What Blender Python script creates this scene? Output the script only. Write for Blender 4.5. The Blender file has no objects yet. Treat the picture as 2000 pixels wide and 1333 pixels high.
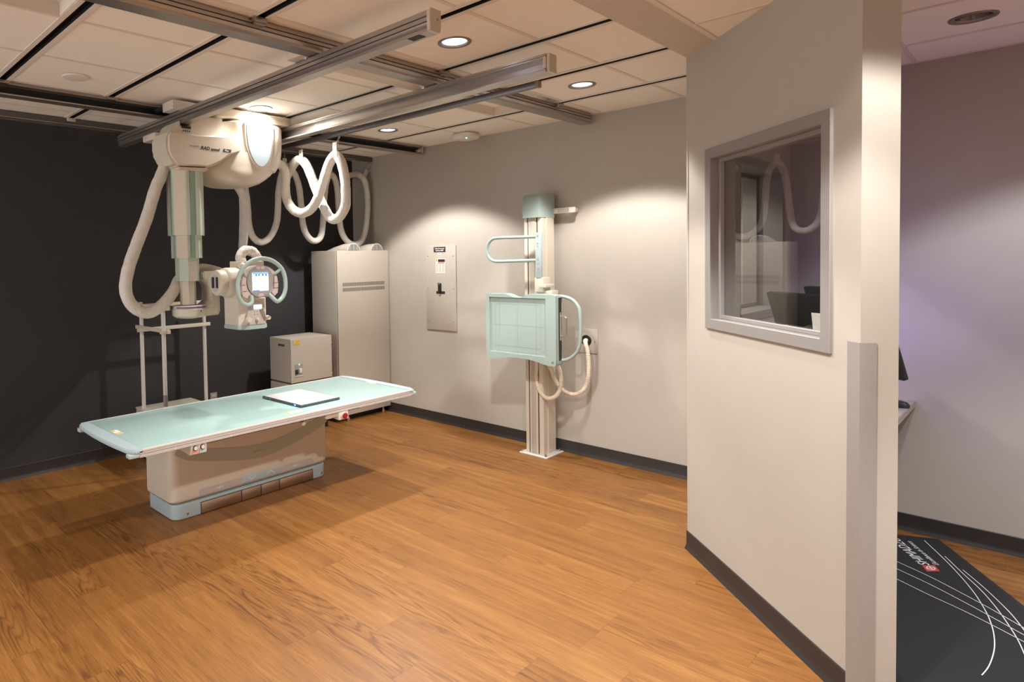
import bpy, bmesh, math, random
from mathutils import Vector, Matrix
random.seed(7)
C = bpy.context.scene.collection
PI = math.pi

# ------------------------------------------------------------------ materials
def lin(c):
    return tuple(((v/255)/12.92 if v/255 <= .04045 else ((v/255+.055)/1.055)**2.4) for v in c)

def mat(name, col, rough=.5, metal=0., noise=.04, nscale=40., bump=0., bscale=200., spec=.5, emit=None, estr=0., coat=0.):
    m = bpy.data.materials.new(name); m.use_nodes = True
    nt = m.node_tree; b = nt.nodes['Principled BSDF']
    l = lin(col) if max(col) > 1.0001 else col
    b.inputs['Roughness'].default_value = rough
    b.inputs['Metallic'].default_value = metal
    b.inputs['Specular IOR Level'].default_value = spec
    b.inputs['Coat Weight'].default_value = coat
    tc = nt.nodes.new('ShaderNodeTexCoord')
    n = nt.nodes.new('ShaderNodeTexNoise'); n.inputs['Scale'].default_value = nscale; n.inputs['Detail'].default_value = 3
    nt.links.new(tc.outputs['Object'], n.inputs['Vector'])
    r = nt.nodes.new('ShaderNodeValToRGB')
    r.color_ramp.elements[0].position = .3; r.color_ramp.elements[1].position = .7
    r.color_ramp.elements[0].color = tuple(max(0, v*(1-noise)) for v in l)+(1,)
    r.color_ramp.elements[1].color = tuple(min(1, v*(1+noise)) for v in l)+(1,)
    nt.links.new(n.outputs['Fac'], r.inputs['Fac'])
    nt.links.new(r.outputs['Color'], b.inputs['Base Color'])
    if bump:
        n2 = nt.nodes.new('ShaderNodeTexNoise'); n2.inputs['Scale'].default_value = bscale; n2.inputs['Detail'].default_value = 4
        nt.links.new(tc.outputs['Object'], n2.inputs['Vector'])
        bp = nt.nodes.new('ShaderNodeBump'); bp.inputs['Strength'].default_value = bump; bp.inputs['Distance'].default_value = .004
        nt.links.new(n2.outputs['Fac'], bp.inputs['Height']); nt.links.new(bp.outputs['Normal'], b.inputs['Normal'])
    if emit:
        b.inputs['Emission Color'].default_value = lin(emit)+(1,)
        b.inputs['Emission Strength'].default_value = estr
    return m

def wood_floor():
    m = bpy.data.materials.new('plank_floor'); m.use_nodes = True
    nt = m.node_tree; N = nt.nodes.new; L = nt.links.new; b = nt.nodes['Principled BSDF']
    def math_(op, a, bb=None, c=None):
        n = N('ShaderNodeMath'); n.operation = op
        for i, v in enumerate((a, bb, c)):
            if v is None: continue
            if isinstance(v, (int, float)): n.inputs[i].default_value = v
            else: L(v, n.inputs[i])
        return n.outputs[0]
    tc = N('ShaderNodeTexCoord'); s = N('ShaderNodeSeparateXYZ'); L(tc.outputs['Object'], s.inputs[0])
    x, y = s.outputs[0], s.outputs[1]
    xs = math_('DIVIDE', math_('ADD', x, 20.055), .1785)
    row = math_('FLOOR', xs); fx = math_('FRACT', xs)
    w1 = N('ShaderNodeTexWhiteNoise'); w1.noise_dimensions = '1D'; L(row, w1.inputs['W'])
    ys = math_('ADD', math_('DIVIDE', y, 1.22), math_('MULTIPLY', w1.outputs['Value'], 7.3))
    colm = math_('FLOOR', ys); fy = math_('FRACT', ys)
    cmb = N('ShaderNodeCombineXYZ'); L(row, cmb.inputs[0]); L(colm, cmb.inputs[1])
    w2 = N('ShaderNodeTexWhiteNoise'); w2.noise_dimensions = '2D'; L(cmb.outputs[0], w2.inputs['Vector'])
    seed = w2.outputs['Value']
    # seams
    ex = math_('MULTIPLY', math_('MINIMUM', fx, math_('SUBTRACT', 1., fx)), .1785)
    ey = math_('MULTIPLY', math_('MINIMUM', fy, math_('SUBTRACT', 1., fy)), 1.22)
    seam = math_('LESS_THAN', math_('MINIMUM', ex, ey), .0009)
    # cathedral rings: contour lines of a noise stretched along the plank
    g = N('ShaderNodeCombineXYZ')
    L(math_('ADD', x, math_('MULTIPLY', seed, 17.)), g.inputs[0])
    L(math_('ADD', math_('MULTIPLY', y, .085), math_('MULTIPLY', seed, 31.)), g.inputs[1])
    L(math_('MULTIPLY', seed, 9.), g.inputs[2])
    n1 = N('ShaderNodeTexNoise'); n1.inputs['Scale'].default_value = 5.5; n1.inputs['Detail'].default_value = 4.; n1.inputs['Roughness'].default_value = .43
    L(g.outputs[0], n1.inputs['Vector'])
    ring = math_('SINE', math_('MULTIPLY', n1.outputs['Fac'], 170.))
    ring = math_('POWER', math_('MULTIPLY', math_('ADD', ring, 1.), .5), 3.5)
    gate = N('ShaderNodeMapRange'); gate.inputs[1].default_value = .47; gate.inputs[2].default_value = .62
    n3 = N('ShaderNodeTexNoise'); n3.inputs['Scale'].default_value = 2.3; n3.inputs['Detail'].default_value = 1
    L(g.outputs[0], n3.inputs['Vector']); L(n3.outputs['Fac'], gate.inputs[0])
    ring = math_('MULTIPLY', ring, math_('ADD', math_('MULTIPLY', gate.outputs[0], .85), .10))
    # fine pores
    f = N('ShaderNodeCombineXYZ'); L(math_('MULTIPLY', x, 1.), f.inputs[0]); L(math_('MULTIPLY', y, .035), f.inputs[1]); L(seed, f.inputs[2])
    n2 = N('ShaderNodeTexNoise'); n2.inputs['Scale'].default_value = 230.; n2.inputs['Detail'].default_value = 4
    L(f.outputs[0], n2.inputs['Vector'])
    # broad streaks
    k = N('ShaderNodeCombineXYZ'); L(math_('ADD', x, math_('MULTIPLY', seed, 5.)), k.inputs[0]); L(math_('MULTIPLY', y, .06), k.inputs[1])
    n4 = N('ShaderNodeTexNoise'); n4.inputs['Scale'].default_value = 22.; n4.inputs['Detail'].default_value = 3
    L(k.outputs[0], n4.inputs['Vector'])
    fac = math_('ADD', math_('MULTIPLY', ring, .27), math_('MULTIPLY', n2.outputs['Fac'], .52))
    fac = math_('ADD', fac, math_('MULTIPLY', n4.outputs['Fac'], .56))
    fac = math_('ADD', fac, math_('MULTIPLY', math_('SUBTRACT', seed, .5), .16))
    r = N('ShaderNodeValToRGB'); e = r.color_ramp.elements
    e[0].position = .24; e[0].color = FLOOR_HI+(1,)
    e[1].position = .95; e[1].color = FLOOR_LO+(1,)
    mid = e.new(.54); mid.color = FLOOR_MID+(1,)
    L(fac, r.inputs['Fac'])
    mx = N('ShaderNodeMix'); mx.data_type = 'RGBA'; mx.blend_type = 'MULTIPLY'
    L(math_('MULTIPLY', seam, .45), mx.inputs[0]); L(r.outputs['Color'], mx.inputs[6]); mx.inputs[7].default_value = (.25, .18, .12, 1)
    L(mx.outputs[2], b.inputs['Base Color'])
    b.inputs['Roughness'].default_value = .40; b.inputs['Specular IOR Level'].default_value = .32
    bp = N('ShaderNodeBump'); bp.inputs['Strength'].default_value = .06; bp.inputs['Distance'].default_value = .002
    L(n2.outputs['Fac'], bp.inputs['Height']); L(bp.outputs['Normal'], b.inputs['Normal'])
    return m

FLOOR_HI = (.37, .183, .052); FLOOR_MID = (.25, .106, .027); FLOOR_LO = (.10, .037, .011)

def glass_pane():
    m = bpy.data.materials.new('lead_glass'); m.use_nodes = True
    nt = m.node_tree; nt.nodes.clear(); N = nt.nodes.new; L = nt.links.new
    out = N('ShaderNodeOutputMaterial'); mix = N('ShaderNodeMixShader'); t = N('ShaderNodeBsdfTransparent'); g = N('ShaderNodeBsdfGlossy')
    t.inputs[0].default_value = (.86, .86, .84, 1); g.inputs['Roughness'].default_value = 0.0; g.inputs[0].default_value = (1, 1, 1, 1)
    fr = N('ShaderNodeFresnel'); fr.inputs['IOR'].default_value = 2.0
    n = N('ShaderNodeTexNoise'); n.inputs['Scale'].default_value = 1.2
    bp = N('ShaderNodeBump'); bp.inputs['Strength'].default_value = .004; L(n.outputs['Fac'], bp.inputs['Height']); L(bp.outputs['Normal'], g.inputs['Normal'])
    ge = N('ShaderNodeNewGeometry'); inv = N('ShaderNodeMath'); inv.operation = 'SUBTRACT'; inv.inputs[0].default_value = 1.; L(ge.outputs['Backfacing'], inv.inputs[1])
    mul = N('ShaderNodeMath'); mul.operation = 'MULTIPLY'; L(fr.outputs[0], mul.inputs[0]); L(inv.outputs[0], mul.inputs[1]); L(mul.outputs[0], mix.inputs[0]); L(t.outputs[0], mix.inputs[1]); L(g.outputs[0], mix.inputs[2]); L(mix.outputs[0], out.inputs[0])
    return m

def fabric(name, col):
    m = mat(name, col, rough=.75, noise=.05, nscale=25)
    nt = m.node_tree; b = nt.nodes['Principled BSDF']
    tc = nt.nodes.new('ShaderNodeTexCoord'); n = nt.nodes.new('ShaderNodeTexNoise')
    mp = nt.nodes.new('ShaderNodeMapping'); mp.inputs['Scale'].default_value = (1, 1, .45)
    n.inputs['Scale'].default_value = 32; n.inputs['Detail'].default_value = 2; n.inputs['Distortion'].default_value = 1.4
    nt.links.new(tc.outputs['Object'], mp.inputs[0]); nt.links.new(mp.outputs[0], n.inputs['Vector'])
    bp = nt.nodes.new('ShaderNodeBump'); bp.inputs['Strength'].default_value = .4; bp.inputs['Distance'].default_value = .02
    nt.links.new(n.outputs['Fac'], bp.inputs['Height']); nt.links.new(bp.outputs['Normal'], b.inputs['Normal'])
    return m

M = dict(
    floor=wood_floor(),
    wall=mat('warm_wall_paint', (.462, .427, .376), .85, noise=.015, nscale=9, bump=.09, bscale=260),
    dark=mat('charcoal_wall_paint', (.034, .033, .036), .8, noise=.05, nscale=30, bump=.2, bscale=260),
    tile=mat('ceiling_tile', (.93, .875, .80), .95, noise=.05, nscale=420, bump=.25, bscale=500),
    grid=mat('ceiling_grid', (.76, .70, .63), .6, noise=.01),
    soffit=mat('soffit_paint', (.60, .54, .48), .85, noise=.015, nscale=9, bump=.2, bscale=260),
    slot=mat('slot_black', (.012, .012, .012), .7),
    base=mat('rubber_baseboard', (.030, .026, .025), .45, noise=.08),
    frame=mat('window_frame_paint', (.27, .252, .24), .45, noise=.02),
    guard=mat('corner_guard_vinyl', (.305, .285, .265), .5, noise=.02, bump=.2, bscale=400),
    glass=glass_pane(),
    alu=mat('anodised_aluminium', (.46, .425, .395), .34, metal=.85, noise=.03, nscale=90),
    alud=mat('dark_aluminium', (.16, .15, .15), .4, metal=.7, noise=.05),
    steel=mat('brushed_steel', (.62, .56, .52), .28, metal=1., noise=.04, nscale=120),
    cream=mat('cream_enamel', (.65, .585, .495), .38, noise=.012),
    creamd=mat('cream_plastic', (.62, .57, .47), .45, noise=.012),  # slightly deeper cream for tube head, arm, clamps and caps
    white=mat('white_plastic', (.66, .63, .59), .4, noise=.012),
    cab=mat('grey_beige_enamel', (.50, .45, .385), .5, noise=.015, bump=.08, bscale=600),
    cabd=mat('cabinet_seam', (.10, .085, .07), .6),
    teal=mat('pale_teal_plastic', (.37, .475, .45), .4, noise=.012),
    tealtop=mat('teal_table_laminate', (.345, .495, .472), .3, noise=.012, spec=.45),
    blue=mat('pale_blue_plastic', (.42, .52, .555), .42, noise=.012),
    sage=mat('sage_band', (.44, .45, .385), .5, noise=.02),
    colg=mat('column_sage', (.50, .57, .48), .4, noise=.012),
    colgr=mat('column_groove_green', (.30, .44, .385), .45, noise=.012),
    padg=mat('pad_grey', (.50, .455, .44), .5, noise=.02),
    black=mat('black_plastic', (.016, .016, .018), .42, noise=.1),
    blackm=mat('black_rubber_mat', (.0105, .0105, .0115), .75, noise=.15, nscale=200, bump=.3, bscale=700),
    line=mat('printed_white', (.70, .70, .74), .6),
    ink=mat('printed_black', (.02, .02, .022), .6),
    inkg=mat('printed_grey', (.40, .34, .29), .6),
    red=mat('printed_red', (.50, .06, .045), .5),
    rede=mat('red_button', (.36, .012, .02), .3),
    pink=mat('pink_pad', (.62, .30, .27), .5),
    yellow=mat('yellow_sticker', (.75, .52, .06), .5),
    paper=mat('white_sticker', (.78, .76, .72), .6),
    purple=mat('purple_scale', (.20, .15, .30), .5),
    keypad=mat('pinkish_keypad', (.56, .45, .42), .5),
    pgrey=mat('panel_grey', (.30, .30, .30), .4),
    fab=fabric('white_sleeve_fabric', (.68, .645, .60)),
    fabs=fabric('sleeve_strap_fabric', (.64, .57, .49)),
    hose=mat('cream_hose', (.78, .69, .56), .5, noise=.02),
    desk=mat('grey_wood_laminate', (.36, .31, .275), .5, noise=.12, nscale=30),
    chrome=mat('chrome', (.75, .75, .75), .12, metal=1.),
    trimr=mat('downlight_trim', (.30, .275, .26), .35, metal=.6),
    cone=mat('downlight_reflector', (.86, .86, .9), .25, metal=.3),
    coneoff=mat('unlit_reflector', (.45, .42, .42), .2, metal=.9),
    lens=mat('downlight_lens', (.9, .9, .9), .5, emit=(235, 238, 255), estr=14.),
    lcd=mat('lit_lcd', (.8, .8, .8), .4, emit=(240, 244, 255), estr=1.1),
    lcdb=mat('lit_lcd_blue', (.1, .2, .5), .4, emit=(80, 150, 225), estr=.7),
    lcdd=mat('lit_lcd_dark', (.05, .1, .3), .4, emit=(40, 70, 130), estr=.5),
    led=mat('blue_led', (.1, .3, .9), .4, emit=(60, 120, 255), estr=6.),
    ledg=mat('green_led', (.1, .8, .4), .4, emit=(60, 230, 130), estr=4.),
    screen=mat('purple_monitor_screen', (.02, .01, .04), .3, emit=(130, 105, 205), estr=1.6),
    cassette=mat('detector_face', (.60, .57, .57), .55, noise=.01),
    cassetteb=mat('detector_edge', (.06, .075, .085), .4),
    wood2=mat('brown_tape', (.27, .22, .20), .6, noise=.2),
    flatlens=mat('frosted_panel', (.72, .68, .58), .6),
)

# ------------------------------------------------------------------ mesh builder
class B:
    def __init__(s): s.bm = bmesh.new()
    def _add(s, t):
        me = bpy.data.meshes.new('t'); t.to_mesh(me); t.free(); s.bm.from_mesh(me); bpy.data.meshes.remove(me)
    def box(s, x0, x1, y0, y1, z0, z1, bev=0., seg=2, mtx=None):
        t = bmesh.new(); bmesh.ops.create_cube(t, size=1)
        for v in t.verts:
            v.co = Vector(((x0+x1)/2+v.co.x*(x1-x0), (y0+y1)/2+v.co.y*(y1-y0), (z0+z1)/2+v.co.z*(z1-z0)))
        if bev: bmesh.ops.bevel(t, geom=t.edges[:], offset=bev, segments=seg, affect='EDGES', profile=.5)
        if mtx: bmesh.ops.transform(t, matrix=mtx, verts=t.verts)
        s._add(t); return s
    def cyl(s, p, q, r, r2=None, n=24, bev=0.):
        p, q = Vector(p), Vector(q); d = q-p; t = bmesh.new()
        bmesh.ops.create_cone(t, cap_ends=True, segments=n, radius1=r, radius2=r if r2 is None else r2, depth=d.length)
        if bev:
            ed = [e for e in t.edges if abs(e.verts[0].co.z-e.verts[1].co.z) < 1e-6]
            bmesh.ops.bevel(t, geom=ed, offset=bev, segments=2, affect='EDGES')
        bmesh.ops.transform(t, matrix=Matrix.Translation((p+q)/2) @ d.to_track_quat('Z', 'Y').to_matrix().to_4x4(), verts=t.verts)
        s._add(t); return s
    def poly(s, pts, axis, a0, a1, bev=0., seg=2):
        t = bmesh.new()
        def P(u, v, a): return (a, u, v) if axis == 'x' else (u, a, v) if axis == 'y' else (u, v, a)
        f = t.faces.new([t.verts.new(P(u, v, a0)) for u, v in pts])
        r = bmesh.ops.extrude_face_region(t, geom=[f]); vs = [g for g in r['geom'] if isinstance(g, bmesh.types.BMVert)]
        bmesh.ops.translate(t, verts=vs, vec=Vector(P(0, 0, a1-a0)))
        bmesh.ops.recalc_face_normals(t, faces=t.faces)
        if bev: bmesh.ops.bevel(t, geom=t.edges[:], offset=bev, segments=seg, affect='EDGES')
        bmesh.ops.triangulate(t, faces=[f for f in t.faces if len(f.verts) > 4])
        s._add(t); return s
    def loft(s, rings, cap=True, closed=False):
        t = bmesh.new(); vr = [[t.verts.new(p) for p in r] for r in rings]; n = len(rings[0])
        pairs = list(zip(vr, vr[1:]))+([(vr[-1], vr[0])] if closed else [])
        for a, b in pairs:
            for i in range(n): t.faces.new((a[i], a[(i+1) % n], b[(i+1) % n], b[i]))
        if cap and not closed: t.faces.new(vr[0][::-1]); t.faces.new(vr[-1])
        bmesh.ops.recalc_face_normals(t, faces=t.faces); s._add(t); return s
    def tube(s, path, r, n=12, closed=False, wr=0., flat=1., cap=True):
        path = [Vector(p) for p in path]; rings = []; up = None; L = len(path)
        for i, p in enumerate(path):
            a = path[(i-1) % L] if (i or closed) else p; b = path[(i+1) % L] if (i < L-1 or closed) else p
            d = (b-a).normalized()
            if up is None:
                up = d.orthogonal().normalized() if abs(d.z) > .9 else (Vector((0, 0, 1))-d*d.z).normalized()
            up = (up-d*up.dot(d)).normalized(); side = d.cross(up)
            rr = r(i/(L-1)) if callable(r) else r
            ring = []
            for k in range(n):
                an = 2*PI*k/n; q = rr
                if wr: q *= 1+wr*(.5*math.sin(i*1.9+3*math.sin(an+i*.21))+.5*math.sin(i*.83+2*an)+random.uniform(-.25, .25))
                ring.append(p+up*math.cos(an)*q+side*math.sin(an)*q*flat)
            rings.append(ring)
        return s.loft(rings, cap=cap, closed=closed)
    def lathe(s, prof, c, n=32, axis='z'):
        rings = []
        for r, h in prof:
            ring = []
            for k in range(n):
                a = 2*PI*k/n; u, v = r*math.cos(a), r*math.sin(a)
                ring.append((c[0]+u, c[1]+v, c[2]+h) if axis == 'z' else (c[0]+h, c[1]+u, c[2]+v) if axis == 'x' else (c[0]+u, c[1]+h, c[2]+v))
            rings.append(ring)
        return s.loft(rings, cap=False)
    def quad(s, *p):
        t = bmesh.new(); t.faces.new([t.verts.new(q) for q in p]); s._add(t); return s
    def strip(s, pts, w, z):
        # a flat printed line of width w through the points, lying at height z
        pts = [Vector((x, y, 0)) for x, y in pts]; t = bmesh.new(); prev = None
        for i, p in enumerate(pts):
            d = (pts[min(i+1, len(pts)-1)]-pts[max(i-1, 0)]).normalized(); nrm = Vector((-d.y, d.x, 0))*w/2
            cur = (t.verts.new((p.x+nrm.x, p.y+nrm.y, z)), t.verts.new((p.x-nrm.x, p.y-nrm.y, z)))
            if prev: t.faces.new((prev[0], prev[1], cur[1], cur[0]))
            prev = cur
        s._add(t); return s
    def text(s, body, size, mtx, shear=0., bold=.0, depth=.0004, align='LEFT'):
        cu = bpy.data.curves.new('t', 'FONT'); cu.body = body; cu.size = size; cu.shear = shear; cu.offset = bold; cu.extrude = depth
        cu.align_x = align; cu.resolution_u = 3
        o = bpy.data.objects.new('t', cu); C.objects.link(o); dg = bpy.context.evaluated_depsgraph_get()
        me = bpy.data.meshes.new_from_object(o.evaluated_get(dg)); me.transform(mtx); s.bm.from_mesh(me)
        bpy.data.objects.remove(o); bpy.data.curves.remove(cu); bpy.data.meshes.remove(me); return s
    def xf(s, mtx): bmesh.ops.transform(s.bm, matrix=mtx, verts=s.bm.verts); return s
    def done(s, name, m, parent=None, loc=None, ang=35):
        o0 = Vector((0, 0, 0))
        if parent is not None: o0 = origin(parent)
        elif loc is not None: o0 = Vector(loc)
        bmesh.ops.translate(s.bm, verts=s.bm.verts, vec=-o0)
        me = bpy.data.meshes.new(name); s.bm.to_mesh(me); s.bm.free(); me.materials.append(M[m] if isinstance(m, str) else m)
        for p in me.polygons: p.use_smooth = True
        me.set_sharp_from_angle(angle=math.radians(ang))
        o = bpy.data.objects.new(name, me); C.objects.link(o)
        if parent is not None: o.parent = parent
        elif loc is not None: o.location = loc
        return o
def origin(o):
    v = Vector(o.location)
    while o.parent: o = o.parent; v += Vector(o.location)
    return v
def thing(name, label, cat, loc, group=None):
    o = bpy.data.objects.new(name, None); o.empty_display_size = .1; C.objects.link(o); o.location = loc
    return tag(o, label, cat, group)
def tag(o, label, cat, group=None):
    o['label'] = label; o['category'] = cat
    if group: o['group'] = group
    return o
def struct(o): o['kind'] = 'structure'; return o
def copy_tree(o, loc, label):
    r = o.copy(); C.objects.link(r); r.location = loc; r['label'] = label
    for ch in o.children:
        c = ch.copy(); C.objects.link(c); c.parent = r
        for g in ch.children:
            d = g.copy(); C.objects.link(d); d.parent = c
    return r
def spline(pts, k=6):
    P = [Vector(p) for p in pts]; out = []
    for i in range(len(P)-1):
        a, b, c, d = P[max(i-1, 0)], P[i], P[i+1], P[min(i+2, len(P)-1)]
        for j in range(k):
            t = j/k
            out.append(.5*((2*b)+(c-a)*t+(2*a-5*b+4*c-d)*t*t+(3*b-a-3*c+d)*t**3))
    out.append(P[-1]); return out
def resample(pts, step):
    out = [pts[0]]; acc = 0
    for a, b in zip(pts, pts[1:]):
        d = (b-a).length; acc += d
        if acc >= step: out.append(b); acc = 0
    return out
def face_y(x, y, z):   # text on a face that looks towards -Y, reading along +X
    return Matrix.Translation((x, y, z)) @ Matrix.Rotation(PI/2, 4, 'X')
def face_x(x, y, z):   # text on a face that looks towards -X, reading along -Y
    return Matrix.Translation((x, y, z)) @ Matrix.Rotation(-PI/2, 4, 'Z') @ Matrix.Rotation(PI/2, 4, 'X')

# ------------------------------------------------------------------ the room
XW, YB, ZC, ZN = 4.857, 5.45, 2.79, 2.73        # right wall, back wall, exam ceiling, lower front ceiling
XL, YF = -2.6, -2.6                              # unseen left wall and wall behind the photographer
struct(B().box(XL-.1, XW+.1, YF-.1, YB+.1, -.1, 0).done('floor', 'floor'))
struct(B().box(XW, XW+.12, YF-.1, YB+.12, 0, 3.0).done('wall_right', 'wall'))
struct(B().box(XL-.12, XW, YB, YB+.12, 0, 3.0).done('wall_back', 'dark'))
struct(B().box(XL-.12, XW, YF-.12, YF, 0, 3.0).done('wall_front', 'wall'))
struct(B().box(XL-.12, XL, YF, 1.2, 0, 3.0).done('wall_left', 'wall'))   # unseen; stops short so world fill enters the exam room, not the booth

def baseboard(name, p, q, nrm):
    # cove base: 10 cm tall with a toe, running from p to q, nrm points into the room
    p, q, n = Vector((*p, 0)), Vector((*q, 0)), Vector((*nrm, 0)).normalized()
    prof = [(0, 0), (.017, 0), (.015, .006), (.008, .018), (.006, .03), (.006, .098), (.004, .101), (0, .101)]
    ra = [p+n*u+Vector((0, 0, z)) for u, z in prof]; rb = [q+n*u+Vector((0, 0, z)) for u, z in prof]
    return struct(B().loft([ra, rb]).done(name, 'base', ang=25))
baseboard('baseboard_right', (XW, YB), (XW, 1.38), (-1, 0))
baseboard('baseboard_booth', (XW, 1.18), (XW, YF), (-1, 0))
baseboard('baseboard_back', (XL, YB), (XW, YB), (0, -1))

# angled shielding wall with the viewing window, a frame of its own: t along the wall, s into the booth
ac = .774919
dW = Vector((math.sin(ac), math.cos(ac), 0)); nW = Vector((math.cos(ac), -math.sin(ac), 0)); B0 = Vector((2.815, .472, 0))
def W(t, s, z): return B0+dW*t+nW*s+Vector((0, 0, z))
TW, TE = .131, 1.288
WT0, WT1, WZ0, WZ1 = .141, 1.066, 1.270, 2.192      # outer frame
def wall_with_hole(name, P, t0, t1, s0, s1, z0, z1, h, m):
    a0, a1, b0, b1 = h; b = B()
    O = [(t0, z0), (t1, z0), (t1, z1), (t0, z1)]; I = [(a0, b0), (a1, b0), (a1, b1), (a0, b1)]
    for s in (s0, s1):
        for i in range(4):
            j = (i+1) % 4; b.quad(P(*(O[i][0], s, O[i][1])), P(O[j][0], s, O[j][1]), P(I[j][0], s, I[j][1]), P(I[i][0], s, I[i][1]))
    for R in (O, I):
        for i in range(4):
            j = (i+1) % 4; b.quad(P(R[i][0], s0, R[i][1]), P(R[j][0], s0, R[j][1]), P(R[j][0], s1, R[j][1]), P(R[i][0], s1, R[i][1]))
    bmesh.ops.remove_doubles(b.bm, verts=b.bm.verts, dist=1e-5); bmesh.ops.recalc_face_normals(b.bm, faces=b.bm.faces)
    return struct(b.done(name, m))
wall_with_hole('wall_angled', W, 0, TE, 0, TW, 0, ZN, (WT0+.03, WT1-.03, WZ0+.03, WZ1-.03), 'wall')
baseboard('baseboard_angled', W(-.01, 0, 0)[:2], W(TE, 0, 0)[:2], (-nW)[:2])
baseboard('baseboard_end', W(0, -.006, 0)[:2], W(0, TW+.004, 0)[:2], (-dW)[:2])

def window(name, P, t0, t1, z0, z1, depth, wt, glass_s):
    # steel frame that wraps the opening; faces proud of the wall by 12 mm on the exam side
    b = B(); fw = .052
    def bar(ta, tb, za, zb, sa, sb):
        t = bmesh.new(); vs = [[t.verts.new(P(tt, ss, zz)) for tt, ss in ((ta, sa), (tb, sa), (tb, sb), (ta, sb))] for zz in (za, zb)]
        for i in range(4): t.faces.new((vs[0][i], vs[0][(i+1) % 4], vs[1][(i+1) % 4], vs[1][i]))
        t.faces.new(vs[0][::-1]); t.faces.new(vs[1]); bmesh.ops.recalc_face_normals(t, faces=t.faces)
        bmesh.ops.bevel(t, geom=t.edges[:], offset=.002, segments=1, affect='EDGES'); b._add(t)
    for sa, sb, f in ((-.012, depth, fw), (depth, wt+.012, fw-.004)):
        bar(t0, t0+f, z0, z1, sa, sb); bar(t1-f, t1, z0, z1, sa, sb)
        bar(t0+f, t1-f, z0, z0+f, sa, sb); bar(t0+f, t1-f, z1-f, z1, sa, sb)
    g = fw+.020                                                        # glazing bead
    for a0, a1, c0, c1 in ((t0+fw, t0+g, z0+fw, z1-fw), (t1-g, t1-fw, z0+fw, z1-fw), (t0+g, t1-g, z0+fw, z0+g), (t0+g, t1-g, z1-g, z1-fw)):
        bar(a0, a1, c0, c1, glass_s-.022, glass_s-.001)
    fr = struct(b.done(name, 'frame'))
    p = B(); bar_ = b
    t = bmesh.new(); vs = [[t.verts.new(P(tt, ss, zz)) for tt, ss in ((t0+fw, glass_s), (t1-fw, glass_s), (t1-fw, glass_s+.008), (t0+fw, glass_s+.008))] for zz in (z0+fw, z1-fw)]
    for i in range(4): t.faces.new((vs[0][i], vs[0][(i+1) % 4], vs[1][(i+1) % 4], vs[1][i]))
    t.faces.new(vs[0][::-1]); t.faces.new(vs[1]); bmesh.ops.recalc_face_normals(t, faces=t.faces); p._add(t)
    p.done('glass_pane', 'glass', fr); return fr
window('window_1', W, WT0, WT1, WZ0, WZ1, .05, TW, .052)
# booth wall along X with a second window, under the beam
def W2(t, s, z): return Vector((t, 1.38-s, z))
wall_with_hole('wall_booth', W2, 3.70, XW, 0, .2, 0, ZN, (3.85, 4.66, 1.30, 2.16), 'wall')
window('window_2', W2, 3.82, 4.69, 1.27, 2.19, .07, .2, .075)

# corner guard
g = B(); gp = [(.056, -.002), (.056, -.006), (.008, -.0065), (-.003, -.005), (-.0062, .004), (-.0062, .052), (-.002, .052), (-.002, -.002)]
g.loft([[W(t, s, .0) for t, s in gp], [W(t, s, 1.326) for t, s in gp], [W(t, s, 1.331) for t, s in gp]])
tag(g.done('corner_guard', 'guard', loc=W(0, 0, 0)), 'grey vinyl corner guard on the edge of the angled window wall', 'corner guard')

# beam and lower front ceiling
struct(B().box(XL, XW, 1.18, 1.385, ZN, ZC+.2).done('trim_1', 'soffit'))
def hole_tile(b, x0, x1, y0, y1, z, cx, cy, r, n=32):
    ring = [(cx+r*math.cos(2*PI*k/n), cy+r*math.sin(2*PI*k/n)) for k in range(n)]
    out = []
    for k in range(n):
        dx, dy = math.cos(2*PI*k/n), math.sin(2*PI*k/n)
        tx = ((x1 if dx > 0 else x0)-cx)/dx if abs(dx) > 1e-9 else 1e9; ty = ((y1 if dy > 0 else y0)-cy)/dy if abs(dy) > 1e-9 else 1e9
        t = min(tx, ty); out.append((cx+dx*t, cy+dy*t))
    cs = [(x0, y0), (x1, y0), (x1, y1), (x0, y1)]
    for k in range(n):
        j = (k+1) % n; poly = [(*ring[k], z), (*out[k], z)]
        for c in cs:
            a = math.atan2(c[1]-cy, c[0]-cx) % (2*PI); a0 = math.atan2(out[k][1]-cy, out[k][0]-cx) % (2*PI); a1 = math.atan2(out[j][1]-cy, out[j][0]-cx) % (2*PI)
            if a1 <= a0: a1 += 2*PI
            if a0+1e-6 < a < a1-1e-6: poly.append((*c, z))
        poly += [(*out[j], z), (*ring[j], z)]
        b.quad(*poly)
PX, X0, PY, Y0 = .6557, 1.015, .6096, 1.840
SLOTS = [X0+PX*k for k in range(-5, 6)]; ROWS = [Y0+PY*k for k in range(-1, 6)]
SPOTS = [(2.645, 2.142), (3.965, 2.142), (3.965, 3.965), (2.645, 3.965)]
EXTRA = [(1.336-PX*2, 2.142), (1.336-PX*2, 3.965)]              # added unseen fill lights on the same grid, left of the frame
FRONT = [(2.385, .095), (1.6, .60), (-1.25, .35), (.9, -1.0), (2.36, -1.55)]                               # lower front ceiling; the last two are added unseen fills
BOOTH = [(4.13, .285)]
BOOTH2 = [(3.895, -.29), (3.50, -1.85)]                                        # lit, right of the frame; the second is an added unseen fill
RHOLE = .077
t_, gr, st = B(), B(), B()
RECESS = [(3.66, 4.27, 2.46, 3.06), (.39, .985, 2.46, 3.06)]
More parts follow.
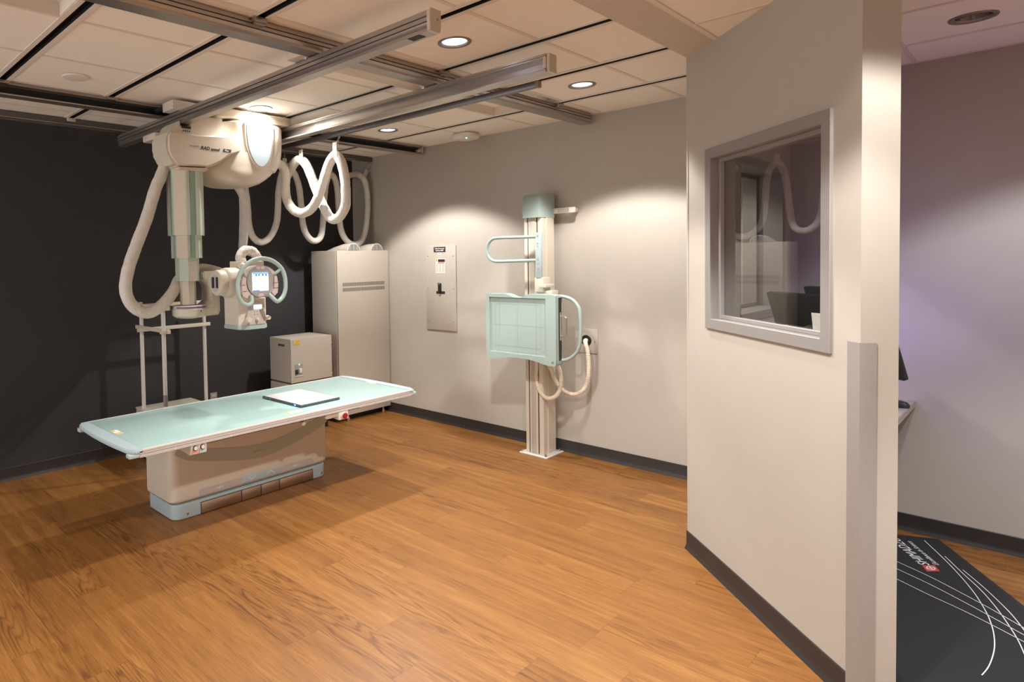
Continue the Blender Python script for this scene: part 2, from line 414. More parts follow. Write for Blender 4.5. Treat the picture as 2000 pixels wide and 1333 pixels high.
for i in range(len(SLOTS)):
    a = SLOTS[i]+.022; c = (SLOTS[i+1]-.022) if i+1 < len(SLOTS) else XW
    a = max(a, XL); c = min(c, XW)
    if c <= a: continue
    for j in range(len(ROWS)):
        y0 = max(ROWS[j], 1.385); y1 = min(ROWS[j]+PY, YB)
        if y1 <= y0: continue
        hs = [p for p in SPOTS+EXTRA if a < p[0] < c and y0 < p[1] < y1]
        rc = [r for r in RECESS if a < (r[0]+r[1])/2 < c and y0 < (r[2]+r[3])/2 < y1]
        if hs: hole_tile(t_, a, c, y0, y1, ZC, hs[0][0], hs[0][1], RHOLE)
        elif rc:
            x_0, x_1, y_0, y_1 = a+.03, c-.03, y0+.015, y1-.015; h = .06
            for p in (((a, y0), (c, y0), (x_1, y_0), (x_0, y_0)), ((c, y0), (c, y1), (x_1, y_1), (x_1, y_0)), ((c, y1), (a, y1), (x_0, y_1), (x_1, y_1)), ((a, y1), (a, y0), (x_0, y_0), (x_0, y_1))):
                t_.quad(*[(*q, ZC) for q in p])
            for p, q in (((x_0, y_0), (x_1, y_0)), ((x_1, y_0), (x_1, y_1)), ((x_1, y_1), (x_0, y_1)), ((x_0, y_1), (x_0, y_0))):
                gr.quad((*p, ZC-.002), (*q, ZC-.002), (*q, ZC+h), (*p, ZC+h))
            t_.quad((x_0, y_0, ZC+h), (x_1, y_0, ZC+h), (x_1, y_1, ZC+h), (x_0, y_1, ZC+h))
        else: t_.quad((a, y0, ZC), (c, y0, ZC), (c, y1, ZC), (a, y1, ZC))
        if ROWS[j] > 1.4: gr.box(a, c, ROWS[j]-.011, ROWS[j]+.011, ZC-.003, ZC+.01)
for x in SLOTS:
    if not (XL < x < XW-.03): continue
    st.box(x-.019, x+.019, 1.385, YB, ZC+.026, ZC+.03)
    st.box(x-.022, x-.019, 1.385, YB, ZC-.001, ZC+.03); st.box(x+.019, x+.022, 1.385, YB, ZC-.001, ZC+.03)
    for sgn in (-1, 1): gr.box(x+sgn*.034-.013, x+sgn*.034+.013, 1.385, YB, ZC-.004, ZC+.002)
t_.box(XL-.1, XW+.1, 1.3, YB+.1, ZC+.19, ZC+.25)                 # roof deck above the tiles keeps out stray light
for (x, y) in [(XW-.008, None)]: gr.box(XW-.018, XW, 1.385, YB, ZC-.004, ZC+.004)
# lower front ceiling: 61 cm tiles
NX = [3.161+.6096*k for k in range(-10, 3)]; NX = [4.415-.6096*k for k in range(0, 13)][::-1]+[XW]
NY = [.861-.6096*k for k in range(0, 7)]
NY = [.572-.6096*k for k in range(0, 6)]
def nt(a, c, y0, y1):
    hs = [p for p in FRONT+BOOTH+BOOTH2 if a < p[0] < c and y0 < p[1] < y1]
    if hs: hole_tile(t_, a, c, y0, y1, ZN, hs[0][0], hs[0][1], RHOLE)
    else: t_.quad((a, y0, ZN), (c, y0, ZN), (c, y1, ZN), (a, y1, ZN))
xs = [max(XL, v) for v in NX]; xs = sorted(set([XL]+xs))
ys = sorted(set([1.18]+[max(YF, v) for v in NY]+[YF]))
for a, c in zip(xs, xs[1:]):
    for y0, y1 in zip(ys, ys[1:]): nt(a, c, y0, y1)
for v in xs[1:-1]: gr.box(v-.012, v+.012, YF, 1.18, ZN-.003, ZN+.01)
for v in ys[1:-1]: gr.box(XL, XW, v-.012, v+.012, ZN-.0036, ZN+.0094)
gr.box(XL, 3.5, 1.155, 1.18, ZN-.0042, ZN+.0088); gr.box(XW-.02, XW, YF, 1.18, ZN-.0042, ZN+.0088)
t_.box(XL-.1, XW+.1, YF-.1, 1.31, ZC+.19, ZC+.25)
ce = struct(t_.done('ceiling', 'tile')); struct(gr.done('trim_2', 'grid')); struct(st.done('trim_3', 'slot'))

# ------------------------------------------------------------------ downlights
def downlight(x, y, z, label, lit, group):
    t = thing('ceiling_downlight', label, 'ceiling light', (x, y, z), group)
    B().lathe([(.064, .004), (.070, -.004), (.086, -.006), (.088, -.003), (.088, 0), (.077, .002)], (x, y, z), 40).done('trim_ring', 'trimr', t)
    B().lathe([(.074, 0), (.068, .03), (.052, .085)], (x, y, z), 40).done('reflector', 'cone' if lit else 'coneoff', t)
    b = B(); b.cyl((x, y, z+.085), (x, y, z+.088), .055, n=40); b.done('lens', 'lens' if lit else 'coneoff', t)
    return t
d0 = downlight(*SPOTS[0], ZC, 'lit round recessed ceiling light beside the end of the front bridge rail', True, 'recessed ceiling lights over the exam room')
copy_tree(d0, (*SPOTS[1], ZC), 'lit round recessed ceiling light nearest the angled window wall')
copy_tree(d0, (*SPOTS[2], ZC), 'small lit round recessed ceiling light near the far corner, left of the ceiling access point')
copy_tree(d0, (*SPOTS[3], ZC), 'round recessed ceiling light right above the cream tube carriage')
for i, p in enumerate(EXTRA): copy_tree(d0, (*p, ZC), ['added unseen fill light left of the picture, nearer the beam', 'added unseen fill light left of the picture, nearer the dark wall'][i])
for p, l_ in zip(BOOTH2, ('recessed light in the lower ceiling right of the picture, beyond the mat', 'added unseen fill light in the lower ceiling behind the mat')): copy_tree(d0, (*p, ZN), l_)
for i, p in enumerate(FRONT): copy_tree(d0, (*p, ZN), ['recessed light in the lower ceiling in front of the end of the angled wall', 'recessed light in the lower ceiling just before the beam, out of the picture', 'recessed light in the lower ceiling left of the photographer', 'added unseen fill light in the lower ceiling behind the photographer', 'added unseen fill light in the lower ceiling behind, near the booth side'][i])
downlight(*BOOTH[0], ZN, 'unlit round recessed light in the purple-lit booth ceiling', False, None)
c = B(); c.lathe([(.001, -.012), (.05, -.011), (.072, -.007), (.078, 0)], (1.336, 3.968, ZC-.002), 36)
tag(c.done('round_cover_plate', 'grid', loc=(1.336, 3.968, ZC-.012)), 'plain round beige cover plate flat on the ceiling tile at upper left', 'cover plate')
def spot(x, y, z, w, col=(1, .95, .90), size=112, blend=.22, name='downlight_lamp', r=.05):
    l = bpy.data.lights.new(name, 'SPOT'); l.energy = w; l.color = col; l.spot_size = math.radians(size); l.spot_blend = blend; l.shadow_soft_size = r
    o = bpy.data.objects.new(name, l); C.objects.link(o); o.location = (x, y, z-.012); return o
PW = 60
for p in SPOTS[:3]: spot(*p, ZC, PW)
spot(SPOTS[3][0], SPOTS[3][1]-.006, ZC, PW*.55, size=146, blend=.6)
for p in EXTRA: spot(*p, ZC, PW*.15)
for i, p in enumerate(FRONT): spot(*p, ZN, PW*(.46, 1.3, .5, .7, .4)[i], size=(112, 126, 112, 112, 112)[i])
# cool downlight over the booth, plus an added unseen one brightening its lower wall
for p, k_ in zip(BOOTH2, (.55, 1.3)): spot(*p, ZN, PW*k_, col=(.86, .91, 1.), size=115, blend=.30)

# wireless access point
t = thing('wireless_access_point', 'white square rounded access point with green light on the ceiling by the right wall', 'access point', (4.64, 3.64, 2.73))
b = B(); rings = []
def sq(cx, cy, z, h, e=3.2, n=36, hy=None):
    out = []
    for k in range(n):
        a = 2*PI*k/n; c_, s_ = math.cos(a), math.sin(a)
        out.append((cx+h*math.copysign(abs(c_)**(2/e), c_), cy+(hy or h)*math.copysign(abs(s_)**(2/e), s_), z))
    return out
b.loft([sq(4.64, 3.64, z, h, 4) for z, h in ((2.788, .09), (2.772, .105), (2.752, .105), (2.736, .088), (2.732, .04))]); b.done('housing', 'paper', t)
B().cyl((4.575, 3.585, 2.729), (4.575, 3.585, 2.738), .006, n=12).done('status_light', 'ledg', t)

# ------------------------------------------------------------------ overhead rails
def prof(u0, w, z0, h, flip=1):
    # grooved aluminium extrusion: grooved face first, open channel behind; u runs across
    P = [(.010, 1), (.010, .87), (0, .84), (0, .71), (.014, .705), (.014, .645), (0, .64), (0, .46), (.014, .455), (.014, .395), (0, .39), (.004, .30), (.012, .20), (.012, .06), (.004, .03), (.004, 0),
         (w, 0), (w, .10), (w-.012, .16), (.03, .16), (.03, .80), (w-.006, .80), (w-.006, .86), (w, .88), (w, 1)]
    return [(u0+(u if flip > 0 else w-u), z0+z*h) for u, z in P]
ZR0, ZR1 = 2.705, 2.787
r = thing('ceiling_rail', 'grooved aluminium ceiling rail nearest the camera, running to the right wall', 'rail', (1.5, 2.55, ZR1), 'fixed ceiling rails')
B().poly(prof(2.512, .088, ZR0, ZR1-ZR0), 'x', -1.4, 4.80).done('rail_profile', 'alu', r)
for x in SLOTS:
    if -1.3 < x < 4.7: B().box(x-.034, x+.034, 2.482, 2.515, 2.765, 2.788, .002).box(x-.028, x+.028, 2.492, 2.514, 2.752, 2.766, .002).cyl((x, 2.478, 2.777), (x, 2.486, 2.777), .007, n=10).done('clamp', 'alu', r)
r = thing('ceiling_rail', 'middle ceiling rail with black open channel, passing behind the tube carriage', 'rail', (1.5, 4.35, ZR1), 'fixed ceiling rails')
b = B(); b.poly(prof(4.310, .088, ZR0, ZR1-ZR0, -1), 'x', -1.4, 4.795); b.done('rail_profile', 'alu', r)
B().box(4.795, 4.80, 4.308, 4.40, ZR0, ZR1, .002).box(4.74, 4.79, 4.325, 4.36, 2.725, 2.75, .004).done('end_cap', 'cream', r)
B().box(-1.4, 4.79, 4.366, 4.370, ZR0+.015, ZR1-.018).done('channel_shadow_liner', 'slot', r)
for x in SLOTS:
    if -1.3 < x < 4.7: B().box(x-.034, x+.034, 4.280, 4.313, 2.768, 2.788, .002).cyl((x, 4.276, 2.777), (x, 4.284, 2.777), .007, n=10).done('clamp', 'alu', r)
r = thing('ceiling_rail', 'thin ceiling rail along the top of the dark back wall', 'rail', (1.5, 5.13, ZR1), 'fixed ceiling rails')
B().box(-2.2, 4.853, 5.105, 5.150, 2.738, 2.786, .002).done('rail_profile', 'alud', r)
for y0, y1 in ((5.095, 5.105), (5.15, 5.20)): B().box(-2.2, 4.60, y0, y1, 2.735, 2.742).done('bottom_flange', 'alu', r)
for x in SLOTS:
    if -1.3 < x < 4.7: B().box(x-.03, x+.03, 5.088, 5.105, 2.762, 2.788, .002).done('clamp', 'creamd', r)

# bridge that rolls along the fixed rails
ZB0, ZB1 = 2.610, 2.701
t = thing('overhead_bridge', 'grey aluminium double bridge rail hanging below the ceiling rails and carrying the tube carriage', 'bridge rail', (2.45, 3.3, ZB1))
b1 = B().poly(prof(2.025, .067, ZB0, ZB1-ZB0), 'y', 1.785, 5.10).done('bridge_rail', 'alu', t)
B().poly([(2.023, ZB0-.002), (2.023, ZB1-.01), (2.03, ZB1+.002), (2.094, ZB1+.002), (2.094, ZB0+.02), (2.087, ZB0-.002)], 'y', 1.765, 1.785, .002).done('end_cap', 'creamd', b1)
B().cyl((2.07, 1.762, 2.66), (2.07, 1.767, 2.66), .005, n=12).done('screw', 'alu', b1)
B().box(2.033, 2.075, 1.835, 1.905, ZB0-.0012, ZB0-.0002).done('name_label', 'ink', b1)
b2 = B().poly(prof(2.936, .080, ZB0, ZB1-ZB0, -1), 'y', 1.787, 5.10).done('bridge_rail', 'alu', t)
B().poly([(2.948, ZB0-.002), (2.948, ZB1+.002), (3.014, ZB1+.002), (3.020, ZB1-.02), (3.015, ZB0+.03), (3.021, ZB0-.002)], 'y', 1.770, 1.787, .002).done('end_cap', 'creamd', b2)
B().box(2.939, 2.99, 1.787, 1.803, ZB0+.018, ZB1-.012, .002).cyl((2.942, 1.795, 2.67), (2.936, 1.795, 2.67), .006, n=10).cyl((2.942, 1.795, 2.635), (2.936, 1.795, 2.635), .006, n=10).done('rail_stop', 'cream', b2)
for nm, y0, y1 in (('cross_member', 2.605, 2.72), ('cross_member', 4.03, 4.19)):
    b = B().box(1.985, 2.965, y0, y1, 2.706, 2.768, .003); m_ = b.done(nm, 'cream', t)
    for x in (2.058, 2.976 if y0 > 3 else 2.96): B().box(x-.03, x+.03, y0+.01, y1-.01, ZB1-.003, 2.716, .002).cyl((x-.016, y0+.004, 2.708), (x-.016, y0+.012, 2.708), .007, n=12).cyl((x+.016, y0+.004, 2.708), (x+.016, y0+.012, 2.708), .007, n=12).done('hanger_block', 'chrome', m_)
    for x in (2.0, 2.94): B().cyl((x, y1 if y0 > 3 else y0-.035, 2.745), (x, y1+.13 if y0 > 3 else y0, 2.745), .014, n=16).done('roller', 'black', m_)
k = B().box(3.095, 3.129, 1.935, 4.80, 2.590, 2.622, .002).done('cable_track', 'alud', t)
B().box(3.093, 3.131, 1.930, 1.948, 2.588, 2.624, .001).done('track_end_cap', 'wood2', k)
for y in (2.40, 3.49): B().box(3.01, 3.105, y-.018, y+.018, 2.621, 2.627).box(3.01, 3.016, y-.018, y+.018, 2.621, 2.65).box(3.09, 3.12, y-.03, y+.03, 2.622, 2.632, .002).done('track_bracket', 'creamd', k)

# ------------------------------------------------------------------ tube carriage, column, tube head
TU = thing('x_ray_tube_unit', 'cream ceiling mounted x-ray tube unit with telescopic column above the teal table', 'x-ray unit', (2.36, 3.80, 1.19))
b = B()
# left block, outline seen from the front
b.poly([(1.87, 2.50), (1.868, 2.40), (1.885, 2.355), (1.915, 2.315), (1.93, 2.295), (2.17, 2.300), (2.28, 2.35), (2.335, 2.395), (2.42, 2.425), (2.45, 2.44), (2.45, 2.585), (2.30, 2.545), (2.10, 2.53), (1.94, 2.535), (1.89, 2.53)], 'y', 3.905, 4.155, .018, 3)
b.poly([(1.885, 2.50), (1.95, 2.588), (1.982, 2.612), (1.982, 2.575), (2.056, 2.575), (2.056, 2.655), (2.20, 2.66), (2.305, 2.668), (2.32, 2.60), (2.325, 2.52), (1.90, 2.49)], 'y', 3.935, 4.15, .006)
b.box(1.872, 1.99, 4.10, 4.30, 2.500, 2.548, .010)
b.poly([(1.95, 2.30), (1.95, 2.278), (2.165, 2.278), (2.18, 2.31)], 'y', 3.915, 4.175, .008)
# drum with the oval front and the bowl under it
def srow(z, x0, x1, y0, y1, e=2.7, n=48): return sq((x0+x1)/2, (y0+y1)/2, z, (x1-x0)/2, e, n, (y1-y0)/2)
b.loft([srow(z, *a) for z, a in ((2.672, (2.33, 2.900, 3.925, 4.42)), (2.66, (2.315, 2.905, 3.915, 4.43)), (2.55, (2.315, 2.903, 3.912, 4.43)), (2.46, (2.31, 2.895, 3.912, 4.43)), (2.42, (2.31, 2.885, 3.912, 4.43)), (2.38, (2.32, 2.87, 3.914, 4.42)), (2.33, (2.36, 2.83, 3.918, 4.40)))])
b.loft([srow(z, *a) for z, a in ((2.44, (2.20, 2.875, 3.914, 4.42, 2.4)), (2.40, (2.175, 2.868, 3.914, 4.43, 2.4)), (2.35, (2.165, 2.845, 3.914, 4.43, 2.4)), (2.31, (2.17, 2.81, 3.914, 4.42, 2.4)), (2.27, (2.195, 2.755, 3.912, 4.40, 2.3)), (2.235, (2.25, 2.69, 3.92, 4.36, 2.2)), (2.212, (2.32, 2.62, 3.96, 4.30, 2.2)), (2.205, (2.40, 2.54, 4.02, 4.22, 2.2)))])
H = b.done('carriage_housing', 'cream', TU, ang=42)
# oval plate on the drum front
def drum_y(x):
    u = abs((x-2.609)/.293); return 4.170-.260*max(0, 1-u**2.7)**(1/2.7)
def oval(scale, off, y2):
    cx = 2.605; rings = []
    N = 26; top, bot, hw = 2.664, 2.338, .118*scale
    bot2 = bot-(scale-1)*.18
    fr, bk = [], []
    for i in range(N+1):
        z = bot2+(top-bot2)*(1-math.cos(PI/2*i/N)); w = hw*max(.0, 1-((top-.05-z)/(top-.05-bot2))**2.1)**.5 if z < top-.05 else hw
        fr.append((z, w))
    out = [(cx-w, z) for z, w in fr]+[(cx+w, z) for z, w in fr[::-1]]
    t = bmesh.new(); K = 9; grid = []
    for z, w in fr:
        grid.append([t.verts.new((cx-w+2*w*j/(K-1), drum_y(cx-w+2*w*j/(K-1))-off-.012*max(0, (2.42-z))*0, z)) for j in range(K)])
    for a, c in zip(grid, grid[1:]):
        for j in range(K-1): t.faces.new((a[j], a[j+1], c[j+1], c[j]))
    bmesh.ops.remove_doubles(t, verts=t.verts, dist=1e-5)
    ex = bmesh.ops.extrude_face_region(t, geom=t.faces[:]); bmesh.ops.translate(t, verts=[g for g in ex['geom'] if isinstance(g, bmesh.types.BMVert)], vec=(0, y2, 0))
    bmesh.ops.recalc_face_normals(t, faces=t.faces); return t
q = B(); q._add(oval(1.06, .004, .02)); q.done('oval_rim', 'white', H)
q = B(); q._add(oval(.94, .007, .02)); q.done('oval_panel', 'blue', H)
q = B(); q.text('SHIMADZU', .014, face_y(2.03, 3.9045, 2.437)); q.done('small_lettering', 'inkg', H)
q = B(); q.text('RAD', .034, face_y(2.112, 3.9045, 2.425), shear=.3, bold=.0008); q.text('speed', .029, face_y(2.190, 3.9045, 2.425), shear=.3, bold=.0008); q.done('lettering', 'ink', H)
B().poly([(2.286, 2.424), (2.350, 2.424), (2.356, 2.446), (2.292, 2.446)], 'y', 3.9043, 3.906).done('badge', 'ink', H)
q = B(); q.text('Pro', .021, face_y(2.299, 3.9040, 2.4275), shear=.3, bold=.0006); q.done('badge_lettering', 'paper', H)
q = B().box(1.99, 2.056, 3.928, 3.937, 2.560, 2.575)
q.done('bridge_slot', 'black', H)
q = B()
for i in range(4): q.poly([(1.995+i*.016, 2.540), (2.007+i*.016, 2.540), (2.001+i*.016, 2.552)], 'y', 3.9335, 3.936)
q.done('arrow_marks', 'ink', H)
# telescopic column: ribbed octagon sections
CX, CY = 2.065, 4.055
def ribbed(b, hw, z0, z1, grooves=True):
    o = hw*.42; g = hw*.10 if grooves else 0
    base = [(hw, -o), (hw, o), (o, hw), (-o, hw), (-hw, o), (-hw, -o), (-o, -hw), (o, -hw)]
    pts = []
    for i in range(8):
        a, c = Vector(base[i]), Vector(base[(i+1) % 8]); d = (c-a); n_ = Vector((d.y, -d.x)).normalized()
        if i % 2 == 0 and grooves:
            for f, h in ((0, 0), (.22, 0), (.30, -g), (.70, -g), (.78, 0)): pts.append(a+d*f+n_*h)
        else:
            for f in (0, .5): pts.append(a+d*f)
    b.loft([[(CX+p[0], CY+p[1], z) for p in pts] for z in (z0, z0+.004, z1)])
for hw, z0, z1, gr_, mm in ((.116, 1.853, 2.34, True, 'colg'), (.098, 1.694, 1.86, True, 'colg'), (.076, 1.533, 1.70, False, 'colg'), (.052, 1.366, 1.54, False, 'creamd')):
    b = B(); ribbed(b, hw, z0, z1, gr_); cs = b.done('column_section', mm, TU)
    if gr_:
        o = hw*.42
        for sx, sy in ((-1, 0), (1, 0), (0, -1), (0, 1)):
            q = B(); n_ = Vector((sx, sy)); d_ = Vector((sy, -sx)); c_ = Vector((CX, CY))+n_*(hw*.905); w = o*.40
            p0, p1 = c_-d_*w, c_+d_*w
            q.loft([[(p.x+n_.x*k, p.y+n_.y*k, z) for p, k in ((p0, 0), (p1, 0), (p1, .004), (p0, .004))] for z in (z0+.001, z1)])
            q.done('groove_strip', 'colgr', cs)
        q = B(); m0 = Vector((CX-(hw+o)/2, CY-(hw+o)/2)); n_ = Vector((-1, -1)).normalized(); d_ = Vector((-1, 1)).normalized(); w = (hw-o)*.62
        q.loft([[(p.x+n_.x*k, p.y+n_.y*k, z) for p, k in ((m0-d_*w, -.002), (m0+d_*w, -.002), (m0+d_*w, .0015), (m0-d_*w, .0015))] for z in (z0+.001, z1)])
        q.done('front_strip', 'creamd', cs)
    else:
        B().box(CX-hw*.40, CX+hw*.40, CY-hw-.0015, CY-hw+.002, z0+.001, z1-.03).done('front_strip', 'white', cs)
# swivel base and arm
b = B(); b.lathe([(.001, .000), (.05, .002), (.09, .008), (.112, .022), (.116, .035), (.1165, .070), (.113, .073), (.001, .073)], (CX+.005, CY, 1.268), 44)
b.poly([(2.10, 3.96), (2.26, 3.975), (2.275, 3.99), (2.275, 4.135), (2.10, 4.15)], 'z', 1.283, 1.340, .008)
b.poly([(2.19, 1.30), (2.275, 1.300), (2.275, 1.60), (2.15, 1.60), (2.15, 1.545), (2.187, 1.52), (2.205, 1.49), (2.205, 1.39), (2.16, 1.355), (2.10, 1.34), (2.10, 1.31)], 'y', 3.975, 4.125, .008)
b.cyl((2.24, 3.98, 1.52), (2.24, 3.80, 1.52), .06, n=28)
sb = b.done('swivel_arm', 'creamd', TU)
b = B(); b.lathe([(.001, .094), (.108, .094), (.112, .091), (.112, .073), (.001, .073)], (CX+.005, CY, 1.268), 44); b.done('turntable', 'white', sb)
b = B()
for k in range(30):
    a0 = PI*1.08+k*PI*.72/30; a1 = a0+PI*.72/30; R_ = .1128
    b.quad(*[(CX+.005+R_*math.cos(a), CY+R_*math.sin(a), z) for a, z in ((a0, 1.343), (a1, 1.343), (a1, 1.356), (a0, 1.356))])
b.done('angle_scale', 'purple', sb)
B().poly([(2.098, 1.320), (2.108, 1.320), (2.103, 1.329)], 'y', 3.9385, 3.9425).done('pointer_mark', 'ink', sb)
# tube housing along X with bulged end caps
b = B(); ty, tz_ = 3.79, 1.520
b.lathe([(.001, -.235), (.066, -.235), (.083, -.228), (.089, -.215), (.089, -.175), (.099, -.165), (.103, -.15), (.103, .15), (.098, .17), (.085, .20), (.001, .205)], (2.365, ty, tz_), 40, axis='x')
b.box(2.30, 2.50, 3.74, 3.88, 1.60, 1.665, .006)
b.box(2.25, 2.46, ty-.10, ty+.10, 1.40, 1.45, .01)
tb = b.done('tube_housing', 'creamd', TU)
B().lathe([(.001, -.2362), (.060, -.2362), (.060, -.2352), (.001, -.2352)], (2.365, ty, tz_), 32, axis='x').done('end_plate', 'padg', tb)
for y0, y1 in ((3.745, 3.775), (3.795, 3.83)): B().box(2.128, 2.1295, y0, y1, 1.485, 1.56).done('data_label', 'ink', tb)
B().cyl((2.305, 3.72, 1.635), (2.305, 3.70, 1.625), .026, .022, n=20).done('cable_gland', 'cream', tb)
pth = [(2.395, 3.86, 1.655), (2.385, 3.87, 1.695), (2.415, 3.875, 1.735), (2.455, 3.875, 1.742), (2.495, 3.87, 1.728), (2.515, 3.86, 1.695), (2.51, 3.85, 1.66)]
B().tube(spline(pth, 5), .036, 14, wr=.07).done('cable_sleeve', 'fab', tb)
# collimator
b = B(); x0, x1, y0, y1 = 2.248, 2.462, 3.648, 3.918
def chs(z, g=0., k=.045): return [(x0+g, y0+k, z), (x0+k*1.2, y0+g, z), (x1-k*.6, y0+g, z), (x1-g, y0+k*.6, z), (x1-g, y1-k, z), (x1-k, y1-g, z), (x0+k, y1-g, z), (x0+g, y1-k, z)]
b.loft([chs(1.222), chs(1.405), chs(1.418, .012)]); col = b.done('collimator', 'cream', TU)
b = B(); b.loft([chs(1.193, .004), chs(1.198, -.006), chs(1.220, -.006), chs(1.223, -.002)]); b.done('bottom_rim', 'teal', col)
arch = [(2.285, 1.225), (2.285, 1.30), (2.305, 1.36), (2.335, 1.385), (2.385, 1.385), (2.415, 1.365), (2.435, 1.31), (2.438, 1.225)]
B().poly(arch, 'y', 3.640, 3.650, .003).done('front_plate', 'padg', col)
B().box(2.340, 2.404, 3.6365, 3.642, 1.334, 1.362, .001).done('display', 'lcd', col)
for x, z, rr in ((2.292, 1.262, .021), (2.363, 1.262, .012), (2.450, 1.268, .017)):
    B().cyl((x, 3.645, z), (x, 3.615, z), rr, rr*.85, n=22, bev=.002).done('knob', 'cream', col)
b = B()
for x, z in ((2.345, 1.318), (2.366, 1.318), (2.390, 1.318), (2.346, 1.297), (2.368, 1.297)): b.cyl((x, 3.6385, z), (x, 3.641, z), .003, n=8)
b.done('key_dots', 'ink', col)
# control panel and steering handle on the tube front
PYF = 3.545
def cp(u, v): return (2.332+(u-690)/520*.292, 1.527-(v-570)/445*.2165)
b = B(); sh = []
for k in range(48):
    a = 2*PI*k/48; sh.append((2.333+.150*math.copysign(abs(math.cos(a))**.8, math.cos(a)), 1.522+.112*math.sin(a)))
sh = [p for p in sh if p[1] > 1.415]
b.poly(sh, 'y', PYF, PYF+.05, .006); b.cyl((2.333, PYF+.04, 1.52), (2.333, 3.70, 1.52), .07, .085, n=28)
pan = b.done('control_panel', 'keypad', TU)
disc = [(2.333+.106*math.cos(2*PI*k/40), max(1.418, 1.528+.110*math.sin(2*PI*k/40))) for k in range(40)]
B().poly(disc, 'y', PYF-.008, PYF+.004, .002).done('face_disc', 'pgrey', pan)
sx0, sz1 = cp(577, 448); sx1, sz0 = cp(800, 703)
B().box(sx0, sx1, PYF-.0105, PYF-.007, sz0, sz1).done('screen', 'lcd', pan)
B().box(sx0, sx1, PYF-.0112, PYF-.0104, sz1-.012, sz1).box(sx0, sx1, PYF-.0112, PYF-.0104, sz0, sz0+.002).done('screen_header', 'lcdb', pan)
b = B()
for u in (.18, .36, .60, .8): b.box(sx0+(sx1-sx0)*u, sx0+(sx1-sx0)*u+.013, PYF-.0116, PYF-.0110, sz1-.024, sz1-.011)
b.box(sx0, sx0+.055, PYF-.0116, PYF-.0110, sz0+.001, sz0+.007); b.done('screen_icons', 'lcdd', pan)
for pts in (((455, 480), (490, 540), (480, 610), (425, 612), (432, 545)), ((425, 618), (480, 618), (505, 695), (428, 698)), ((428, 705), (510, 702), (525, 745), (500, 800), (440, 768)),
            ((890, 505), (925, 500), (945, 595), (885, 600)), ((885, 607), (946, 602), (944, 668), (880, 672)), ((878, 680), (943, 676), (935, 740), (885, 785), (845, 730)),
            ((618, 365), (688, 358), (688, 408), (635, 400)), ((694, 358), (765, 365), (750, 400), (694, 408)), ((650, 785), (665, 740), (725, 735), (745, 780))):
    B().poly([cp(*p) for p in pts], 'y', PYF-.011, PYF-.001, .0015).done('key', 'keypad', pan)
hp = [(565, 770), (535, 850), (480, 880), (410, 850), (365, 770), (350, 680), (348, 590), (375, 480), (440, 370), (540, 290), (640, 258), (730, 256), (830, 283), (930, 350), (995, 440), (1025, 560), (1025, 690), (990, 790), (930, 850), (880, 850), (820, 755)]
hp3 = [(cp(*p)[0], PYF-.03, cp(*p)[1]) for p in hp]; hp3[0] = (hp3[0][0], PYF, hp3[0][2]); hp3[-1] = (hp3[-1][0], PYF, hp3[-1][2])
b = B(); b.tube(spline(hp3, 5), .0145, 12)
for p, q in (((395, 400), (505, 500)), ((965, 400), (885, 490))):
    a_, c_ = cp(*p), cp(*q); b.tube([(a_[0], PYF-.03, a_[1]), ((a_[0]+c_[0])/2, PYF-.02, (a_[1]+c_[1])/2), (c_[0], PYF+.01, c_[1])], .011, 10)
b.done('steering_handle', 'teal', TU)

TU.location += Vector((.045, .08, 0)); H.location.z += .018  # tube unit, bridge and two sleeves pushed back along the camera's line of sight

# white sleeved cables; path points taken from image pixels cast onto assumed planes
sl = [(1.955, 4.10, 2.36), (1.90, 4.08, 2.25), (1.862, 4.08, 2.170), (1.792, 4.08, 1.965), (1.720, 4.08, 1.795), (1.662, 4.08, 1.645), (1.634, 4.08, 1.515), (1.650, 4.08, 1.425), (1.698, 4.08, 1.362), (1.773, 4.08, 1.328), (1.850, 4.08, 1.350), (1.925, 4.08, 1.408), (1.990, 4.10, 1.475), (2.055, 4.15, 1.545), (2.14, 4.17, 1.595), (2.225, 4.165, 1.618), (2.29, 4.12, 1.610), (2.33, 4.00, 1.580), (2.34, 3.90, 1.56)]
sl = [(x+.040, y+.08, z) for x, y, z in sl]
P_ = resample(spline(sl, 10), .012)
b = B(); b.tube(P_, lambda u: .041-.012*max(0, (u-.72)/.28), 16, wr=.03); tag(b.done('cable_sleeve', 'fab', loc=(1.81, 4.16, 1.29)), 'white fabric cable sleeve in one long loop left of the telescopic column', 'cable sleeve')
t = thing('cable_sleeve', 'bright white sleeve in two front loops hooked under the bridge beside the carriage', 'cable sleeve', (3.0, 3.75, 1.92))
F0 = [(2.86, 4.12, 2.44), (2.93, 4.110, 2.40), (2.95, 4.104, 2.32), (2.95, 4.112, 2.225), (2.95, 4.085, 2.125), (2.95, 4.00, 2.048), (2.955, 3.894, 2.020), (2.96, 3.79, 2.05), (2.965, 3.715, 2.125), (2.975, 3.655, 2.25), (2.985, 3.60, 2.365), (3.0, 3.545, 2.425),
      (3.015, 3.50, 2.38), (3.03, 3.478, 2.27), (3.04, 3.478, 2.15), (3.05, 3.50, 2.045), (3.05, 3.575, 1.970), (3.05, 3.66, 1.965), (3.05, 3.74, 2.045), (3.05, 3.83, 2.185), (3.05, 3.905, 2.325), (3.05, 3.975, 2.425), (3.04, 4.05, 2.46), (3.03, 4.12, 2.42), (3.02, 4.19, 2.34)]
F0 = [(x+.06, y+.075, z+.012) for x, y, z in F0]
b = B(); b.tube(resample(spline(F0, 10), .011), .037, 16, wr=.035); b.done('sleeve', 'fab', t)
